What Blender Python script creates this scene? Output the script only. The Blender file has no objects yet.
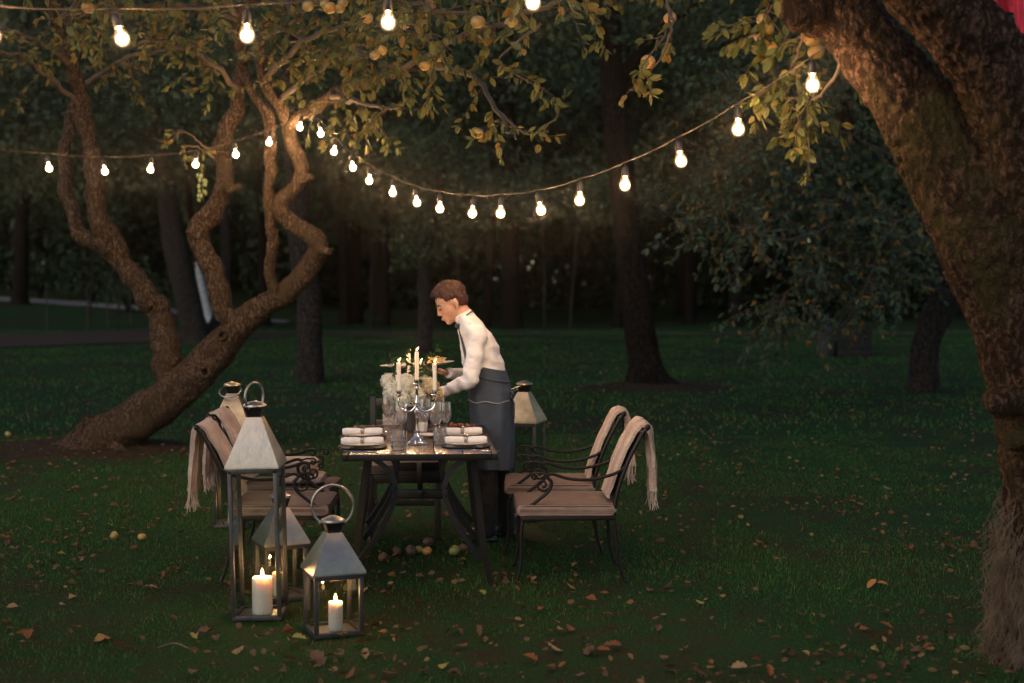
import bpy, bmesh, math, random
import numpy as np
from mathutils import Vector, Matrix, Euler, noise

random.seed(7)
rng = np.random.default_rng(7)
sc = bpy.context.scene
COL = sc.collection
PI = math.pi
F = 1024 * 50 / 36.0
CAMZ = 1.7
PITCH = math.atan(66.5 / F)
cp, sp = math.cos(PITCH), math.sin(PITCH)


def ray(px, py):
    u = (px - 512) / F
    v = (341.5 - py) / F
    return Vector((u, cp + v * sp, -sp + v * cp))


def P(px, py, Y):
    d = ray(px, py)
    return Vector((0, 0, CAMZ)) + d * (Y / d.y)


def G(px, py, z=0.0):
    d = ray(px, py)
    return Vector((0, 0, CAMZ)) + d * ((z - CAMZ) / d.z)


# ------------------------------------------------------------------ materials
MATS = {}


class NT:
    def __init__(s, name):
        s.m = bpy.data.materials.new(name)
        s.m.use_nodes = True
        s.t = s.m.node_tree
        s.t.nodes.clear()
        s.out = s.t.nodes.new('ShaderNodeOutputMaterial')
        MATS[name] = s.m

    def n(s, typ, **kw):
        nd = s.t.nodes.new(typ)
        for k, v in kw.items():
            if k.startswith('_'):
                setattr(nd, k[1:], v)
            else:
                key = k.replace('__', ' ')
                nd.inputs[key].default_value = v
        return nd

    def l(s, a, b):
        s.t.links.new(a, b)

    def ramp(s, fac, stops, interp='LINEAR'):
        r = s.t.nodes.new('ShaderNodeValToRGB')
        e = r.color_ramp.elements
        r.color_ramp.interpolation = interp
        while len(e) < len(stops):
            e.new(0.5)
        for i, (p, c) in enumerate(stops):
            e[i].position = p
            e[i].color = (*c, 1) if len(c) == 3 else c
        s.l(fac, r.inputs[0])
        return r.outputs[0]

    def coord(s, scale=(1, 1, 1), kind='Object'):
        tc = s.t.nodes.new('ShaderNodeTexCoord')
        mp = s.t.nodes.new('ShaderNodeMapping')
        mp.inputs['Scale'].default_value = scale
        s.l(tc.outputs[kind], mp.inputs[0])
        return mp.outputs[0]

    def noise(s, vec, scale, detail=4, rough=.55, dist=0):
        nd = s.n('ShaderNodeTexNoise', Scale=scale, Detail=detail, Roughness=rough, Distortion=dist)
        s.l(vec, nd.inputs['Vector'])
        return nd.outputs['Fac']

    def bump(s, h, strength=.3, dist=.01):
        b = s.n('ShaderNodeBump', Strength=strength, Distance=dist)
        s.l(h, b.inputs['Height'])
        return b.outputs[0]

    def mix(s, fac, a, b, blend='MIX'):
        m = s.t.nodes.new('ShaderNodeMix')
        m.data_type = 'RGBA'
        m.blend_type = blend
        for v, i in ((fac, 0), (a, 6), (b, 7)):
            if isinstance(v, (int, float)):
                m.inputs[i].default_value = v
            elif isinstance(v, tuple):
                m.inputs[i].default_value = (*v, 1)
            else:
                s.l(v, m.inputs[i])
        return m.outputs[2]

    def bsdf(s, col=None, rough=.6, metal=0, normal=None, **kw):
        b = s.t.nodes.new('ShaderNodeBsdfPrincipled')
        if col is not None:
            if isinstance(col, tuple):
                b.inputs['Base Color'].default_value = (*col, 1)
            else:
                s.l(col, b.inputs['Base Color'])
        if isinstance(rough, (int, float)):
            b.inputs['Roughness'].default_value = rough
        else:
            s.l(rough, b.inputs['Roughness'])
        b.inputs['Metallic'].default_value = metal
        if normal is not None:
            s.l(normal, b.inputs['Normal'])
        for k, v in kw.items():
            b.inputs[k.replace('__', ' ')].default_value = v
        s.l(b.outputs[0], s.out.inputs[0])
        return b


def simple(name, c1, c2=None, scale=20, rough=.6, metal=0, bump=0, bscale=None, dist=.004, **kw):
    t = NT(name)
    v = t.coord()
    c2 = c2 or tuple(x * .75 for x in c1)
    f = t.noise(v, scale, 5)
    col = t.ramp(f, [(.3, c2), (.7, c1)])
    nm = None
    if bump:
        nm = t.bump(t.noise(v, bscale or scale * 3, 4), bump, dist)
    t.bsdf(col, rough, metal, nm, **kw)
    return t.m


def leafmat(name, cols, trans=.35, rough=.5):
    t = NT(name)
    g = t.n('ShaderNodeNewGeometry')
    n = len(cols)
    col = t.ramp(g.outputs['Random Per Island'], [((i + .5) / n, c) for i, c in enumerate(cols)])
    f = t.noise(t.coord(), 30, 3)
    col = t.mix(f, col, t.mix(.5, col, (.02, .02, .01)))
    b = t.bsdf(col, rough, **{'Specular IOR Level': .22})
    tr = t.n('ShaderNodeBsdfTranslucent')
    t.l(col, tr.inputs[0])
    mx = t.n('ShaderNodeMixShader', Fac=trans)
    t.l(b.outputs[0], mx.inputs[1])
    t.l(tr.outputs[0], mx.inputs[2])
    t.l(mx.outputs[0], t.out.inputs[0])
    return t.m


def barkmat(name, light, dark, sc_=1.0, moss=None):
    t = NT(name)
    v = t.coord((sc_, sc_, sc_ * .32))
    v2 = t.coord((sc_, sc_, sc_ * .8))
    wob = t.n('ShaderNodeTexNoise', Scale=9.0, Detail=6.0, Roughness=.7)
    t.l(v2, wob.inputs['Vector'])
    sc2 = t.n('ShaderNodeVectorMath')
    sc2.operation = 'SCALE'
    sc2.inputs['Scale'].default_value = .12
    t.l(wob.outputs['Color'], sc2.inputs[0])
    add = t.n('ShaderNodeVectorMath')
    add.operation = 'ADD'
    t.l(v, add.inputs[0])
    t.l(sc2.outputs[0], add.inputs[1])
    vo = t.n('ShaderNodeTexVoronoi', Scale=58.0)
    vo.feature = 'F1'
    t.l(add.outputs[0], vo.inputs['Vector'])
    vo2 = t.n('ShaderNodeTexVoronoi', Scale=130.0)
    vo2.feature = 'F1'
    t.l(add.outputs[0], vo2.inputs['Vector'])
    f1 = t.noise(v2, 30, 8, .75)
    f2 = t.noise(v2, 3.2, 4)
    f3 = t.noise(v2, 7.0, 5, .7)
    plates = t.ramp(vo.outputs['Distance'], [(.25, (1, 1, 1)), (.62, (0, 0, 0))])
    fine = t.ramp(vo2.outputs['Distance'], [(.2, (1, 1, 1)), (.7, (.2, .2, .2))])
    mid = tuple((a + b) / 2 for a, b in zip(light, dark))
    col = t.ramp(f1, [(.3, dark), (.5, mid), (.72, light)])
    col = t.mix(t.ramp(f3, [(.45, (0, 0, 0)), (.7, (.45, .45, .45))]), col, dark)
    col = t.mix(plates, tuple(x * .5 for x in dark), col)
    col = t.mix(.35, col, fine, 'MULTIPLY')
    if moss:
        mm = t.ramp(f2, [(.52, (0, 0, 0)), (.66, (.8, .8, .8))])
        col = t.mix(mm, col, moss)
    h = t.mix(.5, plates, f1)
    h = t.mix(.25, h, fine)
    t.bsdf(col, .92, 0, t.bump(h, 1.0, .05), **{'Specular IOR Level': .08})
    return t.m


# ------------------------------------------------------------------ mesh building
def quatz(d):
    return Vector(d).normalized().to_track_quat('Z', 'Y')


class MB:
    def __init__(s):
        s.v = []
        s.f = []
        s.xf = None

    def add(s, vs, fs):
        b = len(s.v)
        if s.xf is not None:
            vs = [s.xf @ Vector(p) for p in vs]
        s.v.extend([tuple(p) for p in vs])
        s.f.extend([tuple(i + b for i in f) for f in fs])

    def box(s, c, d, R=None, bev=0):
        x, y, z = d[0] / 2, d[1] / 2, d[2] / 2
        if bev <= 0:
            vs = [Vector((i, j, k)) for k in (-z, z) for (i, j) in ((-x, -y), (x, -y), (x, y), (-x, y))]
            fs = [(0, 3, 2, 1), (4, 5, 6, 7), (0, 1, 5, 4), (1, 2, 6, 5), (2, 3, 7, 6), (3, 0, 4, 7)]
        else:
            bm = bmesh.new()
            bmesh.ops.create_cube(bm, size=1)
            bmesh.ops.scale(bm, vec=d, verts=bm.verts)
            bmesh.ops.bevel(bm, geom=bm.edges, offset=bev, segments=2, profile=.5, affect='EDGES')
            bm.verts.index_update()
            vs = [v.co.copy() for v in bm.verts]
            fs = [tuple(v.index for v in f.verts) for f in bm.faces]
            bm.free()
        if R is not None:
            vs = [R @ v for v in vs]
        c = Vector(c)
        s.add([v + c for v in vs], fs)
        return s

    def lathe(s, prof, seg=24, c=(0, 0, 0), R=None, closed=False):
        vs, fs = [], []
        c = Vector(c)
        n = len(prof)
        for r, z in prof:
            for i in range(seg):
                a = 2 * PI * i / seg
                p = Vector((max(r, 1e-5) * math.cos(a), max(r, 1e-5) * math.sin(a), z))
                vs.append((R @ p if R is not None else p) + c)
        for k in range(n - 1):
            for i in range(seg):
                j = (i + 1) % seg
                fs.append((k * seg + i, k * seg + j, (k + 1) * seg + j, (k + 1) * seg + i))
        s.add(vs, fs)
        return s

    def cyl(s, p0, p1, r, r1=None, seg=12):
        p0, p1 = Vector(p0), Vector(p1)
        L = (p1 - p0).length
        r1 = r if r1 is None else r1
        s.lathe([(0, 0), (r, 0), (r1, L), (0, L)], seg, p0, quatz(p1 - p0).to_matrix())
        return s

    def tube(s, pts, rad, seg=8, flat=None, wob=0, wscale=3, cap=True, sub=0):
        pts = [Vector(p) for p in pts]
        if not hasattr(rad, '__len__'):
            rad = [rad] * len(pts)
        if sub:
            pts, rad = catmull(pts, rad, sub)
        vs, fs = [], []
        n = len(pts)
        up = None
        for i in range(n):
            t = (pts[min(i + 1, n - 1)] - pts[max(i - 1, 0)])
            if t.length < 1e-9:
                t = Vector((0, 0, 1))
            t.normalize()
            if up is None:
                up = t.orthogonal().normalized()
                if flat:
                    up = Vector(flat)
            up = (up - t * up.dot(t))
            if up.length < 1e-6:
                up = t.orthogonal()
            up.normalize()
            sd = t.cross(up)
            for k in range(seg):
                a = 2 * PI * k / seg
                d = up * math.cos(a) + sd * math.sin(a)
                r = rad[i]
                p = pts[i] + d * r
                if wob:
                    q = p * wscale
                    r2 = r * (1 + wob * noise.noise(q) + wob * .5 * noise.noise(q * 2.7) + wob * .35 * noise.noise(q * 7))
                    p = pts[i] + d * r2
                vs.append(p)
        for i in range(n - 1):
            for k in range(seg):
                j = (k + 1) % seg
                fs.append((i * seg + k, i * seg + j, (i + 1) * seg + j, (i + 1) * seg + k))
        if cap:
            fs.append(tuple(range(seg))[::-1])
            fs.append(tuple((n - 1) * seg + k for k in range(seg)))
        s.add(vs, fs)
        return s

    def ell(s, c, r, R=None, seg=16, rings=10):
        if not hasattr(r, '__len__'):
            r = (r, r, r)
        vs, fs = [], []
        c = Vector(c)
        for i in range(rings + 1):
            th = PI * i / rings
            for k in range(seg):
                a = 2 * PI * k / seg
                st = max(math.sin(th), 1e-3)
                p = Vector((r[0] * st * math.cos(a), r[1] * st * math.sin(a), -r[2] * math.cos(th)))
                vs.append((R @ p if R is not None else p) + c)
        for i in range(rings):
            for k in range(seg):
                j = (k + 1) % seg
                fs.append((i * seg + k, i * seg + j, (i + 1) * seg + j, (i + 1) * seg + k))
        fs.append(tuple(range(seg))[::-1])
        fs.append(tuple(rings * seg + k for k in range(seg)))
        s.add(vs, fs)
        return s

    def caps(s, p0, r0, p1, r1, seg=14):
        p0, p1 = Vector(p0), Vector(p1)
        s.tube([p0, p1], [r0, r1], seg)
        s.ell(p0, r0, None, seg, 8)
        s.ell(p1, r1, None, seg, 8)
        return s

    def loft(s, secs, seg=28, fn=None):
        """secs: (center, axisA vector, axisB vector)"""
        vs, fs = [], []
        n = len(secs)
        for i, (c, A, B) in enumerate(secs):
            c, A, B = Vector(c), Vector(A), Vector(B)
            for k in range(seg):
                a = 2 * PI * k / seg
                m = 1 if fn is None else fn(i / (n - 1), a)
                vs.append(c + (A * math.cos(a) + B * math.sin(a)) * m)
        for i in range(n - 1):
            for k in range(seg):
                j = (k + 1) % seg
                fs.append((i * seg + k, i * seg + j, (i + 1) * seg + j, (i + 1) * seg + k))
        fs.append(tuple(range(seg))[::-1])
        fs.append(tuple((n - 1) * seg + k for k in range(seg)))
        s.add(vs, fs)
        return s

    def mesh(s, name, origin=(0, 0, 0), smooth=True):
        me = bpy.data.meshes.new(name)
        o = Vector(origin)
        me.from_pydata([(a[0] - o.x, a[1] - o.y, a[2] - o.z) for a in s.v], [], s.f)
        me.validate()
        me.update()
        if smooth:
            me.polygons.foreach_set('use_smooth', [True] * len(me.polygons))
            try:
                me.set_sharp_from_angle(angle=math.radians(38))
            except Exception:
                pass
        return me

    def build(s, name, mat, parent=None, origin=(0, 0, 0), smooth=True, loc=(0, 0, 0)):
        return link(name, s.mesh(name, origin, smooth), mat, parent, loc)


def link(name, me, mat, parent=None, loc=(0, 0, 0)):
    if mat:
        me.materials.clear()
        me.materials.append(MATS[mat] if isinstance(mat, str) else mat)
    o = bpy.data.objects.new(name, me)
    COL.objects.link(o)
    o.parent = parent
    o.location = loc
    return o


def tag(o, label=None, cat=None, group=None, kind=None):
    if label: o['label'] = label
    if cat: o['category'] = cat
    if group: o['group'] = group
    if kind: o['kind'] = kind
    return o


def empty(name, loc, label=None, cat=None, group=None, rz=0):
    o = bpy.data.objects.new(name, None)
    o.empty_display_size = .1
    COL.objects.link(o)
    o.location = loc
    o.rotation_euler = (0, 0, rz)
    return tag(o, label, cat, group)


KIDS = {}


def copy_tree(o, parent=None):
    c = o.copy()
    COL.objects.link(c)
    c.parent = parent
    for ch in [x for x in list(bpy.data.objects) if x.parent == o]:
        copy_tree(ch, c)
    return c


def catmull(pts, rad, sub):
    op, orr = [], []
    n = len(pts)
    for i in range(n - 1):
        p0, p1, p2, p3 = pts[max(i - 1, 0)], pts[i], pts[i + 1], pts[min(i + 2, n - 1)]
        for k in range(sub):
            t = k / sub
            op.append(.5 * ((2 * p1) + (p2 - p0) * t + (2 * p0 - 5 * p1 + 4 * p2 - p3) * t * t + (3 * p1 - p0 - 3 * p2 + p3) * t ** 3))
            orr.append(rad[i] * (1 - t) + rad[i + 1] * t)
    op.append(pts[-1])
    orr.append(rad[-1])
    return op, orr


def fuse(mb, name, voxel, smooth=2, origin=(0, 0, 0)):
    me = mb.mesh(name + '_tmp', origin, False)
    o = bpy.data.objects.new('tmp', me)
    COL.objects.link(o)
    r = o.modifiers.new('r', 'REMESH')
    r.mode = 'VOXEL'
    r.voxel_size = voxel
    if smooth:
        q = o.modifiers.new('s', 'SMOOTH')
        q.iterations = smooth
        q.factor = .5
    dg = bpy.context.evaluated_depsgraph_get()
    out = bpy.data.meshes.new_from_object(o.evaluated_get(dg))
    bpy.data.objects.remove(o)
    bpy.data.meshes.remove(me)
    out.name = name
    out.polygons.foreach_set('use_smooth', [True] * len(out.polygons))
    return out


def displace(me, amp, scale, aniso=(1, 1, 1)):
    ns = [v.normal.copy() for v in me.vertices]
    for v, n in zip(me.vertices, ns):
        q = Vector((v.co.x * aniso[0], v.co.y * aniso[1], v.co.z * aniso[2])) * scale
        v.co += n * amp * (noise.noise(q) + .5 * noise.noise(q * 2.3))
    me.update()


def np_mesh(name, V, quads=None, tris=None):
    me = bpy.data.meshes.new(name)
    V = np.asarray(V, dtype=np.float32)
    nq = 0 if quads is None else len(quads)
    nt = 0 if tris is None else len(tris)
    me.vertices.add(len(V))
    me.vertices.foreach_set('co', V.ravel())
    loops, starts, tot = [], [], 0
    if nq:
        loops.append(np.asarray(quads, dtype=np.int32).ravel())
        starts.append(np.arange(nq, dtype=np.int32) * 4)
        tot = nq * 4
    if nt:
        loops.append(np.asarray(tris, dtype=np.int32).ravel())
        starts.append(tot + np.arange(nt, dtype=np.int32) * 3)
    L = np.concatenate(loops)
    me.loops.add(len(L))
    me.loops.foreach_set('vertex_index', L)
    me.polygons.add(nq + nt)
    me.polygons.foreach_set('loop_start', np.concatenate(starts))
    me.update(calc_edges=True)
    me.validate()
    return me


def norm(a):
    return a / np.maximum(np.linalg.norm(a, axis=-1, keepdims=True), 1e-9)


def leaves_mesh(name, pos, dirs, size, detail=False, width=.5, origin=(0, 0, 0)):
    """pos (n,3), dirs (n,3), size (n,)"""
    n = len(pos)
    pos = np.asarray(pos, float) - np.array(origin)
    d = norm(np.asarray(dirs, float))
    r = norm(rng.normal(size=(n, 3)) + np.array([0, 0, .8]))
    s_ = norm(np.cross(d, r))
    nn = np.cross(s_, d)
    S = np.asarray(size, float)[:, None]
    W = S * width * rng.uniform(.75, 1.1, (n, 1))
    curl = rng.uniform(-.05, .35, (n, 1))
    if not detail:
        base = pos
        mid = pos + d * S * .5 - nn * W * .18
        tip = pos + d * S - nn * S * curl * .5
        Lp = pos + d * S * .45 + s_ * W * .5
        Rp = pos + d * S * .45 - s_ * W * .5
        V = np.stack([base, Lp, mid, Rp, tip], 1).reshape(-1, 3)
        b = np.arange(n)[:, None] * 5
        q = np.concatenate([b + np.array([[0, 2, 4, 1]]), b + np.array([[0, 3, 4, 2]])])
        return np_mesh(name, V, q)
    base = pos
    m1 = pos + d * S * .35 - nn * W * .12
    m2 = pos + d * S * .7 - nn * (W * .12 + S * curl * .25)
    tip = pos + d * S * .98 - nn * S * curl * .6
    L1 = pos + d * S * .28 + s_ * W * .46
    R1 = pos + d * S * .28 - s_ * W * .46
    L2 = pos + d * S * .68 + s_ * W * .4 - nn * S * curl * .2
    R2 = pos + d * S * .68 - s_ * W * .4 - nn * S * curl * .2
    V = np.stack([base, m1, m2, tip, L1, L2, R1, R2], 1).reshape(-1, 3)
    b = np.arange(n)[:, None] * 8
    q = np.concatenate([b + np.array([[1, 2, 5, 4]]), b + np.array([[1, 6, 7, 2]])])
    t = np.concatenate([b + np.array([[0, 1, 4]]), b + np.array([[0, 6, 1]]), b + np.array([[2, 3, 5]]), b + np.array([[2, 7, 3]])])
    return np_mesh(name, V, q, t)


# ------------------------------------------------------------------ material set
def build_materials():
    # lawn
    t = NT('lawn')
    v = t.coord(kind='Object')
    f = t.noise(v, 60, 6, .7)
    f2 = t.noise(v, .5, 5, .6)
    f3 = t.noise(v, 5, 5, .6)
    g = t.ramp(f, [(.3, (.006, .019, .006)), (.55, (.017, .054, .016)), (.75, (.032, .092, .028))])
    br = t.ramp(f, [(.3, (.018, .013, .008)), (.7, (.055, .040, .022))])
    m = t.mix(.5, f2, f3)
    fac = t.ramp(m, [(.44, (0, 0, 0)), (.60, (.85, .85, .85))])
    t.bsdf(t.mix(fac, g, br), .95, 0, t.bump(f, .8, .02), **{'Specular IOR Level': .08})
    t = NT('grass_blade')
    gg = t.n('ShaderNodeNewGeometry')
    c = t.ramp(gg.outputs['Random Per Island'], [(.0, (.015, .050, .012)), (.4, (.031, .108, .028)), (.8, (.056, .150, .040)), (.94, (.10, .14, .045)), (.98, (.20, .15, .07))])
    b = t.bsdf(c, .7, **{'Specular IOR Level': .08})
    tr = t.n('ShaderNodeBsdfTranslucent')
    t.l(c, tr.inputs[0])
    mx = t.n('ShaderNodeMixShader', Fac=.3)
    t.l(b.outputs[0], mx.inputs[1]); t.l(tr.outputs[0], mx.inputs[2]); t.l(mx.outputs[0], t.out.inputs[0])
    simple('soil', (.050, .036, .022), (.016, .012, .008), 25, .95, bump=.8, bscale=50, dist=.02, **{'Specular IOR Level': .08})
    simple('gravel', (.10, .068, .052), (.032, .024, .02), 40, .95, bump=.6, dist=.02, **{'Specular IOR Level': .1})
    simple('path_pale', (.20, .19, .19), (.12, .12, .12), 8, .9)
    simple('kerb', (.10, .095, .095), (.05, .05, .05), 8, .9)
    barkmat('bark_apple', (.36, .25, .175), (.13, .088, .062), .8, (.085, .062, .038))
    barkmat('bark_near', (.27, .165, .11), (.07, .042, .03), .7, (.06, .052, .02))
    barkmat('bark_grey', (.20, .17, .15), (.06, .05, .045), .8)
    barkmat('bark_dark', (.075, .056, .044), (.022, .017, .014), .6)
    simple('limewash', (.42, .46, .50), (.2, .22, .25), 9, .8, bump=.4)
    simple('twig', (.10, .065, .045), (.04, .028, .02), 30, .8)
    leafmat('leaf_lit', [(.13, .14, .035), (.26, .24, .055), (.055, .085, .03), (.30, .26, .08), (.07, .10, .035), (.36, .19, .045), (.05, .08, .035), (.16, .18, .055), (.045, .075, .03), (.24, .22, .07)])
    leafmat('leaf_right', [(.10, .13, .04), (.22, .19, .05), (.07, .10, .035), (.12, .14, .05), (.26, .20, .05), (.09, .12, .04)])
    leafmat('leaf_blue', [(.055, .11, .07), (.07, .12, .075), (.04, .085, .055), (.12, .14, .055), (.06, .11, .075), (.05, .09, .06), (.34, .17, .03), (.06, .11, .06), (.045, .09, .06)])
    leafmat('leaf_forest', [(.04, .08, .045), (.055, .10, .05), (.028, .06, .034), (.07, .11, .05)])
    leafmat('leaf_mid', [(.06, .11, .055), (.05, .09, .05), (.09, .12, .05), (.04, .075, .04)])
    leafmat('leaf_bouquet', [(.035, .09, .03), (.06, .13, .04), (.02, .06, .02)])
    leafmat('litter', [(.16, .075, .035), (.10, .05, .03), (.22, .11, .045), (.07, .045, .03), (.26, .17, .07), (.13, .06, .035)], .15, .7)
    leafmat('litter_rust', [(.20, .07, .03), (.26, .09, .035)], .15, .7)
    leafmat('litter_brown', [(.11, .06, .035), (.15, .085, .05)], .15, .7)
    leafmat('litter_tan', [(.30, .19, .09), (.36, .24, .13)], .15, .7)
    leafmat('litter_yellow', [(.34, .28, .08), (.25, .24, .07)], .15, .7)
    leafmat('litter_orange', [(.38, .19, .06), (.42, .21, .07)], .15, .7)
    simple('apple_yellow', (.34, .26, .08), (.28, .15, .05), 12, .45)
    simple('seed_green', (.13, .17, .07), (.08, .11, .05), 40, .6)
    simple('apple_orange', (.42, .20, .05), (.42, .28, .08), 9, .45)
    simple('apple_brown', (.16, .095, .05), (.07, .045, .028), 14, .6)
    simple('apple_green', (.30, .31, .10), (.24, .24, .07), 9, .4)
    simple('iron', (.009, .008, .008), (.005, .005, .005), 40, .5, .1, bump=.15, **{'Specular IOR Level': .3})
    simple('iron_blue', (.014, .016, .024), (.008, .009, .013), 40, .4, .3, bump=.1)
    simple('dark_wood', (.022, .015, .011), (.010, .007, .005), 15, .5)
    # brushed galvanised metal
    t = NT('zinc')
    v = t.coord((1, 1, 1))
    f = t.noise(v, 7, 6, .65); f2 = t.noise(v, 70, 4); f3 = t.noise(v, 16, 3)
    streak = t.noise(t.coord((1, 1, .15)), 45, 4)
    c = t.ramp(f, [(.3, (.27, .25, .225)), (.55, (.35, .325, .29)), (.75, (.42, .385, .335))])
    c = t.mix(t.ramp(streak, [(.5, (0, 0, 0)), (.75, (.3, .3, .3))]), c, (.19, .175, .155))
    t.bsdf(c, t.ramp(f, [(.3, (.26, .26, .26)), (.7, (.48, .48, .48))]), .92, t.bump(t.mix(.3, f3, f2), .35, .006))
    simple('zinc_dark', (.08, .083, .086), (.045, .047, .05), 20, .5, .7, bump=.1)
    simple('zinc_tan_lit', (.42, .33, .22), (.28, .22, .15), 20, .35, .9)  # lantern roof metal with tan warm light put into its colour
    t = NT('pane')
    gl = t.n('ShaderNodeBsdfGlossy', Roughness=.03)
    tp = t.n('ShaderNodeBsdfTransparent')
    tp.inputs[0].default_value = (.90, .92, .90, 1)
    fr = t.n('ShaderNodeLayerWeight', Blend=.22)
    mx = t.n('ShaderNodeMixShader')
    t.l(fr.outputs['Facing'], mx.inputs[0]); t.l(tp.outputs[0], mx.inputs[1]); t.l(gl.outputs[0], mx.inputs[2]); t.l(mx.outputs[0], t.out.inputs[0])
    t = NT('crystal')
    gl = t.n('ShaderNodeBsdfGlossy', Roughness=.05)
    tp = t.n('ShaderNodeBsdfTransparent')
    tp.inputs[0].default_value = (.97, .97, .98, 1)
    df = t.n('ShaderNodeBsdfTranslucent')
    df.inputs[0].default_value = (.8, .8, .8, 1)
    m0 = t.n('ShaderNodeMixShader', Fac=.13)
    t.l(tp.outputs[0], m0.inputs[1]); t.l(df.outputs[0], m0.inputs[2])
    fr = t.n('ShaderNodeLayerWeight', Blend=.40)
    mx = t.n('ShaderNodeMixShader')
    t.l(fr.outputs['Facing'], mx.inputs[0]); t.l(m0.outputs[0], mx.inputs[1]); t.l(gl.outputs[0], mx.inputs[2]); t.l(mx.outputs[0], t.out.inputs[0])
    simple('silver', (.78, .76, .74), (.62, .60, .58), 20, .14, 1.0)
    simple('porcelain', (.74, .70, .66), (.68, .64, .60), 6, .25)
    simple('plate_dark', (.05, .048, .05), (.03, .03, .03), 6, .2)
    simple('linen', (.78, .76, .74), (.68, .66, .65), 30, .9, bump=.25, bscale=160, dist=.002)
    # cushion: woven stripes
    t = NT('cushion')
    v = t.coord()
    w = t.n('ShaderNodeTexWave', Scale=8.5, Distortion=.4, Detail=1.0)
    w.bands_direction = 'Y'
    t.l(v, w.inputs['Vector'])
    c = t.ramp(w.outputs['Fac'], [(.35, (.085, .056, .045)), (.6, (.26, .19, .155))])
    n2 = t.noise(v, 14, 4)
    c = t.mix(t.ramp(n2, [(.4, (0, 0, 0)), (.8, (.5, .5, .5))]), c, (.11, .065, .055))
    t.bsdf(c, .9, 0, t.bump(t.noise(v, 220, 2), .3, .003))
    # blanket
    t = NT('blanket')
    v = t.coord()
    w = t.n('ShaderNodeTexWave', Scale=42.0, Distortion=1.0, Detail=2.0)
    w.bands_direction = 'Y'
    t.l(v, w.inputs['Vector'])
    vo = t.n('ShaderNodeTexVoronoi', Scale=60.0)
    t.l(v, vo.inputs['Vector'])
    f = t.noise(v, 7, 4)
    c = t.ramp(f, [(.35, (.34, .26, .22)), (.65, (.52, .42, .36))])
    c = t.mix(t.ramp(w.outputs['Fac'], [(.3, (.35, .35, .35)), (.7, (0, 0, 0))]), c, (.19, .13, .115))
    t.bsdf(c, .95, 0, t.bump(vo.outputs['Distance'], .6, .006))
    # table boards
    t = NT('boards')
    v = t.coord((1, 10, 1))
    f = t.noise(v, 6, 6, .6)
    c = t.ramp(f, [(.3, (.075, .045, .028)), (.7, (.20, .125, .075))])
    t.bsdf(c, .22, 0, t.bump(f, .12, .003), **{'Coat Weight': .4})
    simple('blossom', (.86, .84, .74), (.76, .73, .60), 30, .8, **{'Subsurface Weight': .15})
    simple('blossom_cream', (.74, .62, .42), (.58, .46, .28), 30, .8)
    t = NT('wax')
    t.bsdf((.88, .80, .68), .45, 0, None, **{'Subsurface Weight': .5, 'Subsurface Scale': .012, 'Subsurface Radius': (1.0, .8, .6)})
    t = NT('wax_block')
    t.bsdf((.90, .80, .72), .5, 0, None, **{'Subsurface Weight': .8, 'Subsurface Scale': .05, 'Subsurface Radius': (1.0, .62, .42)})

    def emis(name, col, st):
        t = NT(name)
        e = t.n('ShaderNodeEmission', Strength=st)
        e.inputs[0].default_value = (*col, 1)
        t.l(e.outputs[0], t.out.inputs[0])
    emis('bulb_glow', (1.0, .70, .42), BULB)
    emis('bulb_core', (1.0, .58, .27), BULB * 3.4)
    t = NT('bulb_shell')
    tp = t.n('ShaderNodeBsdfTransparent')
    e = t.n('ShaderNodeEmission', Strength=1.1)
    e.inputs[0].default_value = (1.0, .62, .26, 1)
    mx = t.n('ShaderNodeMixShader', Fac=.45)
    t.l(tp.outputs[0], mx.inputs[1]); t.l(e.outputs[0], mx.inputs[2]); t.l(mx.outputs[0], t.out.inputs[0])
    emis('flame', (1.0, .60, .25), FLAME)
    simple('socket', (.03, .022, .018), (.018, .014, .012), 30, .4, .2)
    simple('cable', (.09, .065, .05), (.05, .036, .03), 30, .7, **{'Specular IOR Level': .2})
    t = NT('skin')
    v = t.coord()
    c = t.ramp(t.noise(v, 16, 3), [(.35, (.50, .27, .18)), (.7, (.60, .34, .24))])
    t.bsdf(c, .5, 0, None, **{'Subsurface Weight': .15, 'Subsurface Scale': .01})
    simple('lip', (.42, .16, .12), (.36, .14, .11), 20, .5)
    simple('hair', (.070, .015, .005), (.024, .0055, .0022), 70, .55, bump=.6, bscale=160, dist=.005)
    simple('brow', (.05, .025, .015), (.03, .016, .01), 60, .7)
    simple('shirt', (.78, .76, .76), (.74, .72, .72), 8, .85, bump=.5, bscale=14, dist=.02)
    simple('apron', (.052, .070, .098), (.036, .050, .072), 12, .85, bump=.5, bscale=10, dist=.02)
    simple('apron_edge', (.26, .27, .29), (.22, .22, .24), 12, .8)
    simple('trousers', (.020, .019, .021), (.012, .012, .013), 12, .8, bump=.5, bscale=10, dist=.02)
    simple('shoe', (.030, .032, .045), (.02, .02, .028), 12, .4)
    simple('bowtie', (.045, .05, .06), (.03, .032, .04), 12, .6)
    simple('pasta', (.66, .48, .22), (.50, .32, .12), 40, .5)
    simple('salad', (.14, .24, .05), (.07, .15, .03), 40, .5)
    simple('berry', (.30, .07, .045), (.14, .04, .025), 40, .5)
    simple('pink_cloth', (.62, .05, .085), (.46, .03, .06), 5, .8, bump=.3)
    simple('stone', (.035, .034, .040), (.025, .024, .028), 12, .9, bump=.4)
    simple('box_wood', (.008, .007, .006), (.005, .004, .004), 12, .8)
    simple('straw', (.24, .175, .12), (.07, .048, .032), 12, .8)
    simple('post', (.02, .02, .02), (.012, .012, .012), 12, .6)
    simple('wick', (.02, .015, .012), (.01, .01, .01), 12, .9)
    simple('ring_metal', (.45, .40, .36), (.30, .26, .24), 30, .25, .9)


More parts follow.
